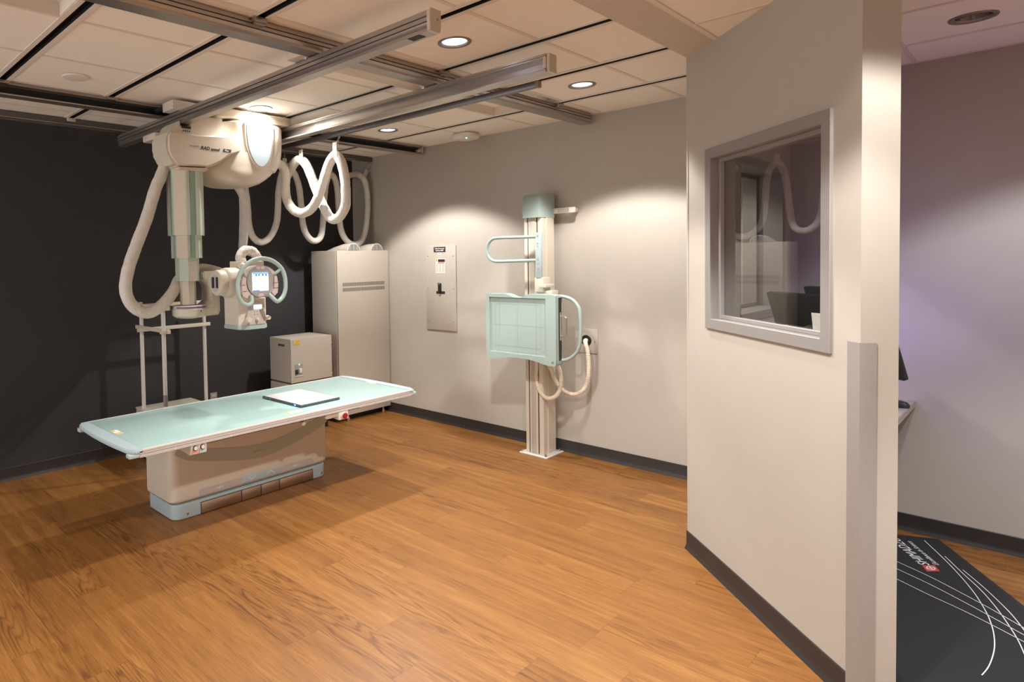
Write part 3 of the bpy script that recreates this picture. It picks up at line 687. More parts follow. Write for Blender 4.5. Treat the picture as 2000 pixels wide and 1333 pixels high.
def strap(t, x, y, z0, z1, tilt=0., ax='y'):
    b = B()
    if ax == 'y': b.box(x-.003, x+.003, y-.024, y+.024, z0, z1, .002)
    else: b.box(x-.024, x+.024, y-.003, y+.003, z0, z1, .002)
    if tilt: b.xf(Matrix.Translation((x, y, z0)) @ Matrix.Rotation(tilt, 4, 'Y') @ Matrix.Translation((-x, -y, -z0)))
    s_ = b.done('strap', 'fabs', t)
    b = B()
    for z in (z0+.025, z1-.02):
        if ax == 'y': b.cyl((x-.006, y, z), (x+.006, y, z), .006, n=12)
        else: b.cyl((x, y-.006, z), (x, y+.006, z), .006, n=12)
    if tilt: b.xf(Matrix.Translation((x, y, z0)) @ Matrix.Rotation(tilt, 4, 'Y') @ Matrix.Translation((-x, -y, -z0)))
    b.done('rivet', 'steel', s_); return s_
def chain(t, x, y, z0, z1, x1=None):
    b = B(); n = max(2, int((z1-z0)/.018)); x1 = x if x1 is None else x1
    for i in range(n):
        zc = z0+(z1-z0)*(i+.5)/n; xc = x+(x1-x)*(i+.5)/n; ring = []
        for k in range(10):
            a = 2*PI*k/10; u, v = .006*math.cos(a), (z1-z0)/n*.62*math.sin(a)
            ring.append((xc+(u if i % 2 else 0), y+(0 if i % 2 else u), zc+v))
        b.tube(ring, .0016, 6, closed=True)
    b.done('hook_chain', 'chrome', t)
strap(t, 3.06, 3.62, 2.435, 2.535); chain(t, 3.08, 3.62, 2.525, 2.594, 3.11)
strap(t, 3.09, 4.075, 2.445, 2.545); chain(t, 3.09, 4.075, 2.535, 2.594, 3.11)
t = thing('cable_sleeve', 'grey-white sleeve in three hanging loops along the back wall rail', 'cable sleeve', (4.0, 5.12, 1.78))
R0 = [(2.60, 4.36, 2.30), (2.68, 4.39, 2.27), (2.745, 4.40, 2.18), (2.757, 4.40, 2.04), (2.76, 4.42, 1.88), (2.78, 4.47, 1.80), (2.85, 4.60, 1.79), (2.93, 4.72, 1.86), (2.99, 4.80, 2.05), (3.04, 4.88, 2.35), (3.08, 4.98, 2.55), (3.13, 5.09, 2.60), (3.185, 5.12, 2.50), (3.235, 5.12, 2.25), (3.25, 5.12, 2.02), (3.29, 5.12, 1.90), (3.38, 5.12, 1.845), (3.49, 5.12, 1.90), (3.572, 5.12, 2.06), (3.605, 5.12, 2.38), (3.68, 5.12, 2.585), (3.777, 5.12, 2.549), (3.842, 5.12, 2.417), (3.869, 5.12, 2.224), (3.889, 5.12, 2.019), (3.944, 5.12, 1.906), (4.028, 5.12, 1.860), (4.112, 5.12, 1.908), (4.149, 5.12, 2.078), (4.176, 5.12, 2.343), (4.215, 5.12, 2.50), (4.262, 5.12, 2.555), (4.322, 5.12, 2.505), (4.351, 5.12, 2.379), (4.362, 5.12, 2.191), (4.392, 5.12, 1.976), (4.473, 5.12, 1.860), (4.582, 5.12, 1.825), (4.690, 5.12, 1.875), (4.757, 5.12, 2.038), (4.783, 5.12, 2.264), (4.772, 5.12, 2.431), (4.745, 5.125, 2.53), (4.715, 5.17, 2.585), (4.715, 5.26, 2.605), (4.722, 5.36, 2.60), (4.73, 5.44, 2.59)]
b = B(); b.tube(resample(spline(R0, 8), .013), .032, 14, wr=.04); b.done('sleeve', 'fab', t)
strap(t, 4.262, 5.12, 2.555, 2.655, ax='x'); chain(t, 4.262, 5.12, 2.65, 2.736)
strap(t, 3.68, 5.12, 2.58, 2.67, ax='x'); chain(t, 3.68, 5.12, 2.66, 2.736)
strap(t, 3.13, 5.10, 2.60, 2.69, ax='x'); chain(t, 3.13, 5.10, 2.68, 2.736)
strap(t, 4.735, 5.12, 2.56, 2.655, .55, ax='x'); chain(t, 4.788, 5.12, 2.64, 2.736, 4.81)

# ------------------------------------------------------------------ exam table
T = thing('exam_table', 'long teal topped x-ray exam table on a beige pedestal with pale blue base', 'exam table', (2.42, 3.98, 0))
TX0, TX1, TY0, TY1, TZ = 1.29, 3.53, 3.262, 4.085, .675
b = B(); b.box(TX0+.09, TX1-.085, TY0+.004, TY1-.004, TZ-.014, TZ, .003); top = b.done('tabletop', 'tealtop', T)
for s, xa, xb in ((-1, TX0+.092, TX0), (1, TX1-.087, TX1)):
    pts = [(xa, TY0-.004)]; N = 14
    for i in range(N+1):
        f = i/N; y = TY0-.004+f*(TY1-TY0+.008); bow = .022*(1-(2*f-1)**2); pts.append((xb+s*(bow-.022)+ (0 if 0 < i < N else -s*.02), y))
    pts.append((xa, TY1+.004)); b = B().poly(pts, 'z', TZ-.022, TZ+.002, .006, 3); b.done('end_cap', 'blue', T)
    xm = xb-s*.045
    for y in (TY0+.02, TY1-.05): B().box(xm-.03, xm+.03, y-.02, y+.03, TZ-.042, TZ-.020, .004).done('corner_foot', 'blue', T)
for y0, y1 in ((TY0-.006, TY0+.004), (TY1-.004, TY1+.006)):
    b = B().box(TX0+.085, TX1-.08, y0, y1, TZ-.010, TZ+.001, .001); e1 = b.done('edge_strip', 'white', T)
    yo = TY0-.004 if y0 < 3.6 else TY1-.012
    b = B().poly([(yo, TZ-.010), (yo, TZ-.024), (yo+.005, TZ-.027), (yo, TZ-.030), (yo, TZ-.042), (yo+.016, TZ-.042), (yo+.016, TZ-.010)], 'x', TX0+.07, TX1-.07); sr = b.done('side_rail', 'padg', T)
    for x in (1.56, 1.91, 2.45, 2.77, 3.30): B().cyl((x, yo-.002, TZ-.036), (x, yo+.004, TZ-.036), .005, n=10).done('rail_screw', 'white', sr)
B().box(TX0+.10, TX1-.10, TY0+.02, TY1-.02, TZ-.035, TZ-.014).box(1.60, 3.10, 3.50, 4.02, .575, .64).box(1.66, 1.76, 3.30, 3.5, .578, .64).done('undercarriage', 'creamd', T)
for y, z in ((3.305, .618), (3.36, .596)): B().box(1.80, 3.02, y, y+.02, z, z+.014).done('slide_rail', 'alud', T)
B().cyl((2.47, 3.40, .606), (2.47, 3.29, .600), .014, n=16).box(2.445, 2.495, 3.36, 3.45, .60, .635, .004).done('lock_knob', 'creamd', T)
# pedestal: rounded body, foot panel, base skirt
PX0, PX1, PY0, PY1 = 1.775, 3.075, 3.782, 4.20
def rr(x0, x1, y0, y1, r_, z, n=6):
    o = []
    for cx, cy, a0 in ((x1-r_, y0+r_, -PI/2), (x1-r_, y1-r_, 0), (x0+r_, y1-r_, PI/2), (x0+r_, y0+r_, PI)):
        for i in range(n+1): a = a0+PI/2*i/n; o.append((cx+r_*math.cos(a), cy+r_*math.sin(a), z))
    return o
b = B(); b.loft([rr(PX0+.012, PX1-.012, PY0+.012, PY1-.01, .06, .112), rr(PX0+.002, PX1-.002, PY0+.003, PY1, .065, .120), rr(PX0, PX1, PY0, PY1, .065, .135), rr(PX0, PX1, PY0, PY1, .065, .56), rr(PX0+.01, PX1-.01, PY0+.01, PY1-.01, .06, .585)])
ped = b.done('pedestal_body', 'cream', T, ang=40)
B().box(PX0+.05, PX1-.05, PY0+.03, PY1-.04, .095, .114).done('shadow_gap', 'inkg', T)
b = B(); b.loft([rr(1.792, 3.052, 3.788, 4.19, .06, .004), rr(1.790, 3.054, 3.786, 4.192, .062, .012), rr(1.790, 3.054, 3.786, 4.192, .062, .092), rr(1.796, 3.048, 3.792, 4.186, .058, .098)]); sk = b.done('base_skirt', 'blue', T)
for x0, x1 in ((1.983, 2.287), (2.293, 2.447), (2.453, 2.604), (2.610, 2.912)): B().box(x0, x1, 3.7825, 3.788, .006, .078, .0015).done('kick_plate', 'steel', sk)
B().box(1.979, 2.916, 3.7845, 3.787, .003, .082).done('kick_recess', 'ink', sk)
for x in (1.885, 3.00): B().cyl((x, 3.781, .032), (x, 3.788, .032), .008, n=14).done('skirt_screw', 'chrome', sk)
lo = [(1.99+.022*math.cos(a), .148+.022*math.sin(a)) for a in [PI/2+PI*i/8 for i in range(9)]]; hi = [(2.895+.022*math.cos(a), .148+.022*math.sin(a)) for a in [-PI/2+PI*i/8 for i in range(9)]]
B().poly(lo+hi, 'y', 3.7805, 3.784).done('foot_pad', 'padg', ped)
B().box(2.298, 2.606, 3.7790, 3.7825, .126, .171, .0008).done('foot_switch', 'blue', ped)
b = B(); 
def bar2(b, p, q, w, y):
    p, q = Vector((p[0], 0, p[1])), Vector((q[0], 0, q[1])); d = (q-p).normalized(); n_ = Vector((-d.z, 0, d.x))*w/2
    b.quad(*[(v.x, y, v.z) for v in (p+n_, p-n_, q-n_, q+n_)])
for p, q in (((2.345, .164), (2.375, .137)), ((2.375, .137), (2.405, .164)), ((2.495, .139), (2.530, .166)), ((2.530, .166), (2.565, .139))): bar2(b, p, q, .004, 3.7786)
b.done('arrow_marks', 'paper', ped)
b = B()
for x in (2.12, 2.75):
    for i, (p, q) in enumerate((((x-.028, .148), (x+.028, .148)), ((x, .134), (x, .162)), ((x-.012, .140), (x-.012, .156)), ((x+.012, .140), (x+.012, .156)))): bar2(b, p, q, .003, 3.7800-.0002*min(i, 1))
b.done('pad_marks', 'paper', ped)
b = B(); cen = [(1.80, .436), (1.84, .432), (1.93, .408), (2.03, .390), (2.18, .362), (2.32, .343), (2.45, .332), (2.58, .336), (2.70, .350), (2.82, .374), (2.92, .400), (3.00, .425), (3.01, .428)]
cen = [(1.835, .440), (1.90, .415), (2.03, .388), (2.17, .360), (2.31, .335), (2.45, .325), (2.57, .330), (2.69, .350), (2.80, .375), (2.90, .402), (3.0, .432), (3.055, .452)]
hw_ = [.025, .036, .043, .045, .047, .049, .047, .046, .044, .043, .040, .034]
cs_ = spline([(x, h, z) for (x, z), h in zip(cen, hw_)], 4); cen = [(p.x, p.z) for p in cs_]; hw_ = [p.y for p in cs_]
up = [(x, z+h) for (x, z), h in zip(cen, hw_)]; dn = [(x, z-h) for (x, z), h in zip(cen, hw_)]
cap_ = [(1.815, .455), (1.806, .440), (1.815, .424)]
for i in range(len(up)-1): b.quad(*[(p[0], 3.7795, p[1]) for p in (up[i], dn[i], dn[i+1], up[i+1])])
b.quad(*[(p[0], 3.7795, p[1]) for p in (up[0], cap_[0], cap_[1], cap_[2], dn[0])])
b.done('curved_band', 'sage', ped)
b = B(); b.text('SHIMADZU', .018, face_y(2.38, 3.7790, .322)); b.done('lettering', 'inkg', ped)
# control box and stop button under the near edge
b = B(); b.poly([(TY0, .640), (TY0+.004, .578), (TY0+.03, .572), (TY0+.28, .60), (TY0+.28, .640)], 'x', 1.655, 1.755, .003); cb = b.done('control_box', 'cream', T)
for x, mm in ((1.682, 'pink'), (1.727, 'blue')):
    B().box(x-.019, x+.019, TY0-.0008, TY0+.006, .581, .606).done('button_patch', mm, cb)
    B().cyl((x, TY0+.004, .615), (x, TY0-.006, .615), .0145, n=24).done('button_ring', 'ink', cb)
    B().cyl((x, TY0+.002, .615), (x, TY0-.009, .615), .0115, n=24, bev=.001).done('button', 'white', cb)
b = B(); b.poly([(TY0, .642), (TY0-.004, .575), (TY0+.20, .59), (TY0+.20, .642)], 'x', 2.742, 2.828, .004); es = b.done('stop_box', 'white', T)
B().cyl((2.785, TY0, .604), (2.785, TY0-.014, .602), .026, n=28).done('button_ring', 'white', es)
B().cyl((2.785, TY0-.010, .603), (2.785, TY0-.026, .602), .021, .019, n=28, bev=.002).done('emergency_button', 'rede', es)
B().box(2.64, 2.75, TY0+.01, TY0+.12, .60, .64, .004).done('stop_bracket', 'creamd', T)
for (x0, x1, y0, y1) in ((1.393, 1.432, 3.655, 3.76), (2.362, 2.492, 3.318, 3.362), (3.43, 3.468, 3.63, 3.74)):
    lb = B().box(x0, x1, y0, y1, TZ+.0002, TZ+.001).done('warning_label', 'paper', T)
    if x1-x0 < .1: B().box(x0+.002, x1-.004, y0+.003, y0+.03, TZ+.001, TZ+.0014).done('label_symbol', 'yellow', lb); B().box(x0+.002, x0+.018, y0+.07, y1-.003, TZ+.001, TZ+.0014).done('label_stripe', 'yellow', lb)
    else: B().box(x0+.002, x0+.03, y0+.004, y1-.004, TZ+.001, TZ+.0014).done('label_symbol', 'yellow', lb); B().box(x0+.034, x0+.07, y1-.014, y1-.004, TZ+.001, TZ+.0014).done('label_stripe', 'yellow', lb)

# flat detector panel on the table
D = thing('flat_panel_detector', 'thin white detector panel with dark edge lying on the teal tabletop', 'detector', (2.695, 3.623, TZ+.0015))
dm = Matrix.Translation((2.697, 3.623, 0)) @ Matrix.Rotation(.02, 4, 'Z')
b = B().box(-.174, .174, -.226, .226, TZ+.0015, TZ+.0175, .005); b.xf(dm); b.done('shell', 'cassetteb', D)
b = B().box(-.164, .164, -.216, .216, TZ+.0170, TZ+.0182, .0004); b.xf(dm); b.done('face_sheet', 'cassette', D)
b = B().box(-.1748, -.1735, -.165, -.15, TZ+.007, TZ+.013); b.xf(dm); b.done('indicator_light', 'led', D)
for y in (.12, .165): b = B().box(-.1748, -.1735, y, y+.025, TZ+.008, TZ+.013); b.xf(dm); b.done('edge_button', 'pgrey', D)

# ------------------------------------------------------------------ cabinets
K = thing('equipment_cabinet', 'tall grey-beige equipment cabinet with two fan hoods on top, in the far corner', 'cabinet', (4.48, 5.09, 0))
KX0, KX1, KY0, KY1, KZ0, KZ1 = 4.115, 4.843, 4.875, 5.29, .066, 1.757
b = B().box(KX0, KX1, KY0+.018, KY1, KZ0, KZ1, .004); b.done('cabinet_body', 'cab', K)
fp = B().box(KX0+.004, KX1, KY0, KY0+.016, KZ0+.003, KZ1-.002, .004).done('front_panel', 'cab', K)
for z0, z1 in ((1.390, 1.427), (1.338, 1.375)):
    b = B(); n = 48
    for i in range(n): x = 4.187+i*(.596/n); b.box(x, x+.0062, KY0-.0012, KY0+.001, z0, z1)
    b.done('vent_grille', 'cabd', fp)
for cx in (4.36, 4.69):
    b = B(); R_ = .085; rings = []
    for y, s in ((4.895, 1.), (5.02, 1.), (5.16, .62), (5.24, .12)):
        rings.append([(cx+R_*math.cos(PI*k/16), y, KZ1+max(.0005, R_*.84*s*math.sin(PI*k/16))) for k in range(17)])
    b.loft(rings, cap=True); fh = b.done('fan_hood', 'cream', K)
    b = B().box(cx-.077, cx+.077, 4.8925, 4.8945, KZ1+.001, KZ1+.002); n_ = 10
    disc = [(cx+.078*math.cos(PI*k/16), KZ1+.003+.062*math.sin(PI*k/16)) for k in range(17)]
    b.poly(disc, 'y', 4.8928, 4.8945); b.done('fan_opening', 'ink', fh)
    b = B()
    for i in range(6):
        z = KZ1+.006+i*.0105; w = .078*math.sqrt(max(0, 1-((z-KZ1)/.066)**2)); b.box(cx-w, cx+w, 4.888, 4.892, z, z+.004)
    for f in (-.05, 0., .05): b.box(cx+f-.002, cx+f+.002, 4.888, 4.892, KZ1+.002, KZ1+.066*math.sqrt(1-(f/.08)**2))
    pts = [(cx+.081*math.cos(PI*k/24), 4.890, KZ1+.002+.068*math.sin(PI*k/24)) for k in range(25)]
    b.tube(pts, .004, 8); b.done('fan_grille', 'white', fh)
for x in (4.27, 4.775):
    b = B().cyl((x, 4.925, .0), (x, 4.925, .036), .021, n=20, bev=.007).cyl((x, 4.925, .030), (x, 4.925, .070), .010, n=12); b.done('levelling_foot', 'chrome', K)
for x in (4.27, 4.775):
    B().cyl((x, 5.24, .0), (x, 5.24, .030), .019, n=20, bev=.003).cyl((x, 5.24, .030), (x, 5.24, .070), .010, n=12).done('levelling_foot', 'chrome', K)
B().box(KX0+.02, KX1-.02, KY0+.09, KY1-.02, 0, .068).done('under_shade', 'black', K)  # solid black stands in for the shaded void behind the feet
K = thing('control_cabinet', 'low grey-beige cabinet with yellow sticker and switch recess beside the tall cabinet', 'cabinet', (3.76, 5.02, 0))
SX0, SX1, SY0, SY1, SZ = 3.505, 4.005, 4.85, 5.20, .92
B().box(SX0+.004, SX1-.004, SY0+.02, SY1, .505, SZ, .003).done('cabinet_body', 'cab', K)
dr = B().box(SX0, SX1, SY0, SY0+.018, .503, SZ-.001, .003)
dr = dr.done('front_door', 'cab', K)
B().box(SX0+.002, SX1-.002, SY0+.012, SY1, .08, .488, .003).done('lower_body', 'cab', K)
B().box(SX0+.012, SX1-.012, SY0+.02, SY1-.01, .487, .506).done('seam', 'cabd', K)
B().box(SX0+.02, SX1-.02, SY0+.06, SY1-.02, 0, .081).done('black_base', 'black', K)  # black block paints the dark void under the low cabinet
rc = B().box(3.545, 3.642, SY0-.001, SY0+.002, .565, .675).done('switch_recess', 'pgrey', dr)
B().box(3.552, 3.580, SY0-.012, SY0, .585, .628, .002).done('switch_body', 'black', dr); B().box(3.594, 3.628, SY0-.012, SY0, .590, .636, .002).done('switch_button', 'cream', dr)
B().box(3.545, 3.642, SY0-.006, SY0, .562, .568).done('recess_lip', 'cream', dr)
B().cyl((3.60, SY0-.003, .672), (3.60, SY0, .672), .005, n=10).done('status_light', 'ledg', dr)
lb = B().box(3.548, 3.612, SY0-.0012, SY0, .862, .908).done('warning_sticker', 'yellow', dr)
b = B().box(3.560, 3.606, SY0-.0018, SY0-.001, .894, .897).box(3.560, 3.606, SY0-.0018, SY0-.001, .872, .875); b.poly([(3.524, .864), (3.540, .864), (3.532, .880)], 'y', SY0-.0016, SY0-.0006); b.cyl((3.532, SY0-.0016, .894), (3.532, SY0-.0004, .894), .008, n=14); b.done('sticker_symbols', 'inkg', dr)
for x, z in ((SX1-.006, .84), (SX1-.006, .54), (SX0+.008, .82), (SX0+.008, .54)): B().cyl((x, SY0-.004, z), (x, SY0+.001, z), .006, n=10).done('door_screw', 'white', dr)
B().box(SX0-.001, SX0+.005, 4.955, 5.055, .845, .866).done('handle_recess', 'cabd', K)

# ------------------------------------------------------------------ standing platform with rails
S = thing('standing_platform', 'beige patient standing platform with white pole handrails against the dark wall', 'platform', (2.45, 5.06, 0))
b = B().box(2.205, 2.715, 4.74, 5.335, .02, .418, .006); b.done('platform_box', 'cab', S)
B().box(2.20, 2.72, 4.735, 5.34, .418, .426, .002).done('tread', 'creamd', S)
B().box(2.22, 2.70, 4.755, 5.32, 0, .02).done('black_base', 'black', S)
for x, y, z0, z1 in ((2.24, 5.25, .426, 1.335), (2.24, 4.76, .0, 1.335), (2.83, 5.25, 0, 1.335)):
    if y < 5: x = 2.188; y = 4.715
    p_ = B().cyl((x, y, z0), (x, y, z1), .0165, n=18).done('pole', 'white', S)
    if y < 5: B().cyl((x, y, .535), (x, y, .625), .0176, n=18).done('tape_wrap', 'wood2', p_)
for z in (1.084, 1.288): B().box(2.19, 2.875, 5.213, 5.233, z, z+.032, .004).done('cross_rail', 'cream', S)
for z in (1.108, 1.292):
    B().box(2.205, 2.223, 4.66, 5.30, z, z+.032, .004).done('side_rail', 'cream', S)
    B().box(2.165, 2.226, 4.69, 4.74, z-.003, z+.035, .004).done('rail_clamp', 'cream', S)

# ------------------------------------------------------------------ right wall: disconnect panel, wall stand, cover plate
Q = thing('disconnect_panel', 'large off-white electrical disconnect cover with black switch and black sign on the right wall', 'electrical panel', (XW, 4.14, .94))
cv = B().box(XW-.012, XW-.0005, 3.947, 4.337, .941, 1.785, .002).done('cover', mat('panel_enamel', (.485, .44, .388), .5), Q)
sg = B().box(XW-.0145, XW-.0115, 4.073, 4.225, 1.720, 1.771).done('name_sign', 'ink', Q)
b = B(); b.text('X-Ray Disconnect', .0165, face_x(XW-.0150, 4.149, 1.750), bold=.0006, align='CENTER'); b.text('Fed From MDP', .0165, face_x(XW-.0150, 4.149, 1.730), bold=.0006, align='CENTER'); b.done('sign_lettering', 'paper', sg)
lb = B().box(XW-.0138, XW-.0115, 4.130, 4.175, 1.692, 1.717).done('small_label', 'paper', Q)
B().box(XW-.0142, XW-.0137, 4.142, 4.164, 1.700, 1.708).done('label_print', 'inkg', lb)
lb = B().box(XW-.0136, XW-.0115, 4.080, 4.203, 1.510, 1.655).done('instruction_label', 'paper', Q)
B().box(XW-.0142, XW-.0133, 4.178, 4.200, 1.626, 1.652).done('warning_symbol', 'yellow', lb)
B().box(XW-.0142, XW-.0133, 4.083, 4.170, 1.622, 1.648).done('warning_band', 'ink', lb)
B().box(XW-.0142, XW-.0133, 4.088, 4.175, 1.605, 1.620).done('red_band', 'pink', lb)
b = B()
for i in range(11):
    for j in range(3):
        y = 4.196-j*.040; w = random.uniform(.018, .030); b.box(XW-.0140, XW-.0134, y-w, y, 1.597-i*.0075, 1.600-i*.0075)
b.done('label_print', 'inkg', lb)
B().box(XW-.0165, XW-.011, 4.088, 4.198, 1.305, 1.330, .001).done('switch_plate', 'ink', Q)
sw = B().box(XW-.040, XW-.011, 4.132, 4.158, 1.325, 1.41, .003).done('switch_handle', 'black', Q)
B().box(XW-.044, XW-.03, 4.134, 4.160, 1.395, 1.415, .002).done('handle_tip', 'steel', sw)
for y, z in ((4.307, 1.683), (3.979, 1.680), (4.307, 1.355), (3.979, 1.355), (4.308, 1.027), (3.980, 1.030)): B().cyl((XW-.015, y, z), (XW-.011, y, z), .0065, n=12).done('cover_screw', 'pgrey', Q)

Q = thing('wall_stand', 'cream column wall stand holding a square teal detector unit in front of the right wall', 'x-ray stand', (4.66, 2.93, 0))
pl = B().box(4.555, 4.825, 2.795, 3.055, 0, .012, .003).done('base_plate', 'white', Q)
for x, y in ((4.575, 3.035), (4.575, 2.815), (4.79, 2.815), (4.79, 3.035)): B().cyl((x, y, .012), (x, y, .028), .010, n=6).cyl((x, y, .028), (x, y, .034), .006, n=10).done('bolt', 'steel', pl)
# column: extruded profile with two front slots
Pc = [(4.60, 3.012), (4.60, 2.985), (4.612, 2.984), (4.612, 2.974), (4.600, 2.973), (4.600, 2.900), (4.612, 2.899), (4.612, 2.887), (4.600, 2.886), (4.600, 2.862), (4.612, 2.852), (4.67, 2.852), (4.672, 2.846), (4.785, 2.846), (4.785, 3.018), (4.672, 3.018), (4.61, 3.018)]
cl = B().poly(Pc, 'z', .012, 1.985).done('column', 'cream', Q)
B().box(4.608, 4.6125, 2.975, 2.983, .013, 1.984).box(4.608, 4.6125, 2.888, 2.898, .013, 1.984).done('slot_liner', 'black', cl)
B().box(4.597, 4.601, 2.915, 2.958, .013, 1.984, .001).done('front_strip', 'cab', cl)
b = B(); b.loft([[(x, y, z) for x, y in ((4.575, 2.850), (4.79, 2.842), (4.79, 3.022), (4.60, 3.022), (4.575, 3.010))] for z in (1.978, 2.07)] + [[(x, y, 2.150) for x, y in ((4.585, 2.850), (4.79, 2.842), (4.79, 3.022), (4.61, 3.022), (4.585, 3.010))], [(x, y, 2.168) for x, y in ((4.61, 2.853), (4.787, 2.846), (4.787, 3.018), (4.63, 3.018), (4.61, 3.008))]])
b.done('top_cap', 'teal', Q, ang=50)
br = B().box(4.770, 4.795, 2.648, 2.85, 2.010, 2.056, .006).done('wall_bracket', 'cream', Q)
B().box(4.767, 4.771, 2.70, 2.80, 2.018, 2.050).done('bracket_slot', 'inkg', br)
B().box(4.795, XW, 2.66, 2.70, 2.015, 2.05, .003).done('bracket_foot', 'cream', br)
# detector unit: outline in (y, z)
out = [(3.268, 1.355)]
out = [(3.262, 1.352), (3.075, 1.357), (3.035, 1.345), (3.00, 1.331), (2.955, 1.326+.002), (2.915, 1.331), (2.885, 1.347), (2.86, 1.357), (2.75, 1.360), (2.620, 1.356),
       (2.608, 1.345), (2.608, .815), (2.618, .803), (2.66, .800), (2.72, .806), (2.78, .822), (2.86, .832), (2.96, .835), (3.05, .832), (3.12, .820), (3.19, .806), (3.26, .800), (3.272, .812), (3.272, 1.340)]
du = B().poly(out, 'x', 4.415, 4.50, .006, 2).done('detector_unit', 'teal', Q)
# recessed face: rim bars leave the panel set back
rim = B(); yA, yB_, zA, zB = 2.698, 3.232, .868, 1.326
tp = [(3.268, zB), (3.268, 1.345)]+[p for p in out if p[1] > 1.32 and 2.61 < p[0] < 3.265]+[(2.611, 1.345), (2.611, zB)]
bt = [(2.611, zA), (2.611, .815)]+[p for p in out if p[1] < .84 and 2.61 < p[0] < 3.265]+[(3.268, .812), (3.268, zA)]
for pts in (tp, bt, [(2.611, zA), (yA, zA), (yA, zB), (2.611, zB)], [(yB_, zA), (3.268, zA), (3.268, zB), (yB_, zB)]): rim.poly(pts, 'x', 4.402, 4.418)
bmesh.ops.remove_doubles(rim.bm, verts=rim.bm.verts, dist=1e-5)
rim.done('face_rim', 'teal', du)
b = B(); X_ = 4.4145
def ln(y0, z0, y1, z1, w=.0017):
    if abs(y0-y1) < 1e-6: b.quad((X_, y0-w/2, z0), (X_, y0+w/2, z0), (X_, y0+w/2, z1), (X_, y0-w/2, z1))
    else: b.quad((X_, y0, z0-w/2), (X_, y1, z0-w/2), (X_, y1, z0+w/2), (X_, y0, z0+w/2))
yc, zc = (yA+yB_)/2, (zA+zB)/2
ln(yc, zA, yc, zB); ln(yA, zc, yB_, zc)
for h in (.175, .215):
    for s in (-1, 1): ln(yc+s*h, zA+.03 if h > .2 else zA, yc+s*h, zB-.03 if h > .2 else zB)
for s in (-1, 1): ln(yc-.215, zc+s*.175, yc+.215, zc+s*.175)
ln(yc-.215, zA+.012, yc+.215, zA+.012); ln(yA+.03, zA+.02, yA+.03, zA+.035, .005)
b.done('positioning_lines', 'pgrey', du)
B().box(4.440, 4.480, 2.6055, 2.612, .845, 1.335).done('tray_slot', 'black', du)
B().tube(spline([(4.462, 2.607, 1.188), (4.462, 2.575, 1.188), (4.462, 2.555, 1.178), (4.462, 2.552, 1.15), (4.462, 2.552, 1.07), (4.462, 2.555, 1.045), (4.462, 2.575, 1.035), (4.462, 2.607, 1.035)], 4), .0055, 10).done('tray_handle', 'steel', du)
B().box(4.450, 4.470, 2.603, 2.608, 1.0, 1.22).done('tray_edge', 'steel', du)
B().cyl((4.40, 2.640, .833), (4.408, 2.640, .833), .010, n=16).done('face_screw', 'chrome', du)
B().box(4.50, 4.602, 2.80, 3.05, .95, 1.28, .01).box(4.505, 4.60, 2.70, 2.86, 1.30, 1.385, .006).done('carriage_block', 'cream', Q)
hd = [(4.485, 2.63, 1.342), (4.485, 2.59, 1.342), (4.485, 2.52, 1.322), (4.485, 2.47, 1.275), (4.485, 2.452, 1.21), (4.485, 2.452, 1.03), (4.485, 2.470, .94), (4.485, 2.515, .882), (4.485, 2.575, .848), (4.485, 2.63, .842)]
B().tube(spline(hd, 6), .0135, 12).done('grab_handle', 'teal', Q)
ar = [(4.50, 2.825, 1.817), (4.50, 3.0, 1.820), (4.50, 3.20, 1.822), (4.50, 3.265, 1.812), (4.50, 3.305, 1.775), (4.50, 3.318, 1.722), (4.50, 3.305, 1.668), (4.50, 3.265, 1.632), (4.50, 3.20, 1.622), (4.50, 3.0, 1.625), (4.50, 2.825, 1.628)]
am = B().tube(spline(ar, 6), .0135, 12).done('arm_rest', 'teal', Q)
B().box(4.485, 4.515, 2.788, 2.835, 1.488, 1.85, .003).done('arm_rest_post', 'blue', am)
b = B()
for z, w in ((1.815, .016), (1.76, .006), (1.74, .006), (1.63, .016), (1.60, .006), (1.55, .02), (1.53, .02)): b.box(4.483, 4.486, 2.806, 2.818, z, z+w)
b.done('post_marks', 'inkg', am)
B().box(4.49, 4.60, 2.77, 2.85, 1.372, 1.49, .006).box(4.47, 4.60, 2.735, 2.80, 1.41, 1.435, .004).done('post_socket', 'cream', Q)

q = thing('wall_cover_plate', 'square beige cover plate with a round hole on the right wall beside the stand', 'cover plate', (XW, 2.60, .86))
B().box(XW-.006, XW-.0005, 2.503, 2.700, .860, 1.060, .001).done('plate', mat('plate_enamel', (.49, .45, .395), .5), q)
B().lathe([(.030, -.007), (.042, -.009), (.046, -.006), (.046, 0)], (XW, 2.60, .962), 28, axis='x').cyl((XW-.0068, 2.60, .962), (XW-.0055, 2.60, .962), .042, n=28).done('grommet', 'black', q)
for y, z in ((2.685, .968), (2.527, .957), (2.69, .885)): B().cyl((XW-.009, y, z), (XW-.005, y, z), .005, n=10).done('plate_screw', 'pgrey', q)
h1 = [(4.60, 2.905, .86), (4.60, 2.906, .756), (4.60, 2.910, .651), (4.60, 2.886, .553), (4.605, 2.833, .499), (4.61, 2.78, .497), (4.615, 2.727, .536), (4.62, 2.698, .615), (4.62, 2.703, .717), (4.60, 2.73, .80), (4.585, 2.78, .86)]
h2 = [(4.585, 2.83, .86), (4.64, 2.83, .78), (4.69, 2.820, .70), (4.71, 2.795, .62), (4.72, 2.755, .565), (4.73, 2.705, .533), (4.74, 2.639, .530), (4.75, 2.575, .572), (4.76, 2.540, .654), (4.765, 2.535, .763), (4.77, 2.545, .886), (4.78, 2.565, .935), (4.815, 2.59, .962), (XW-.004, 2.60, .962)]
b = B()
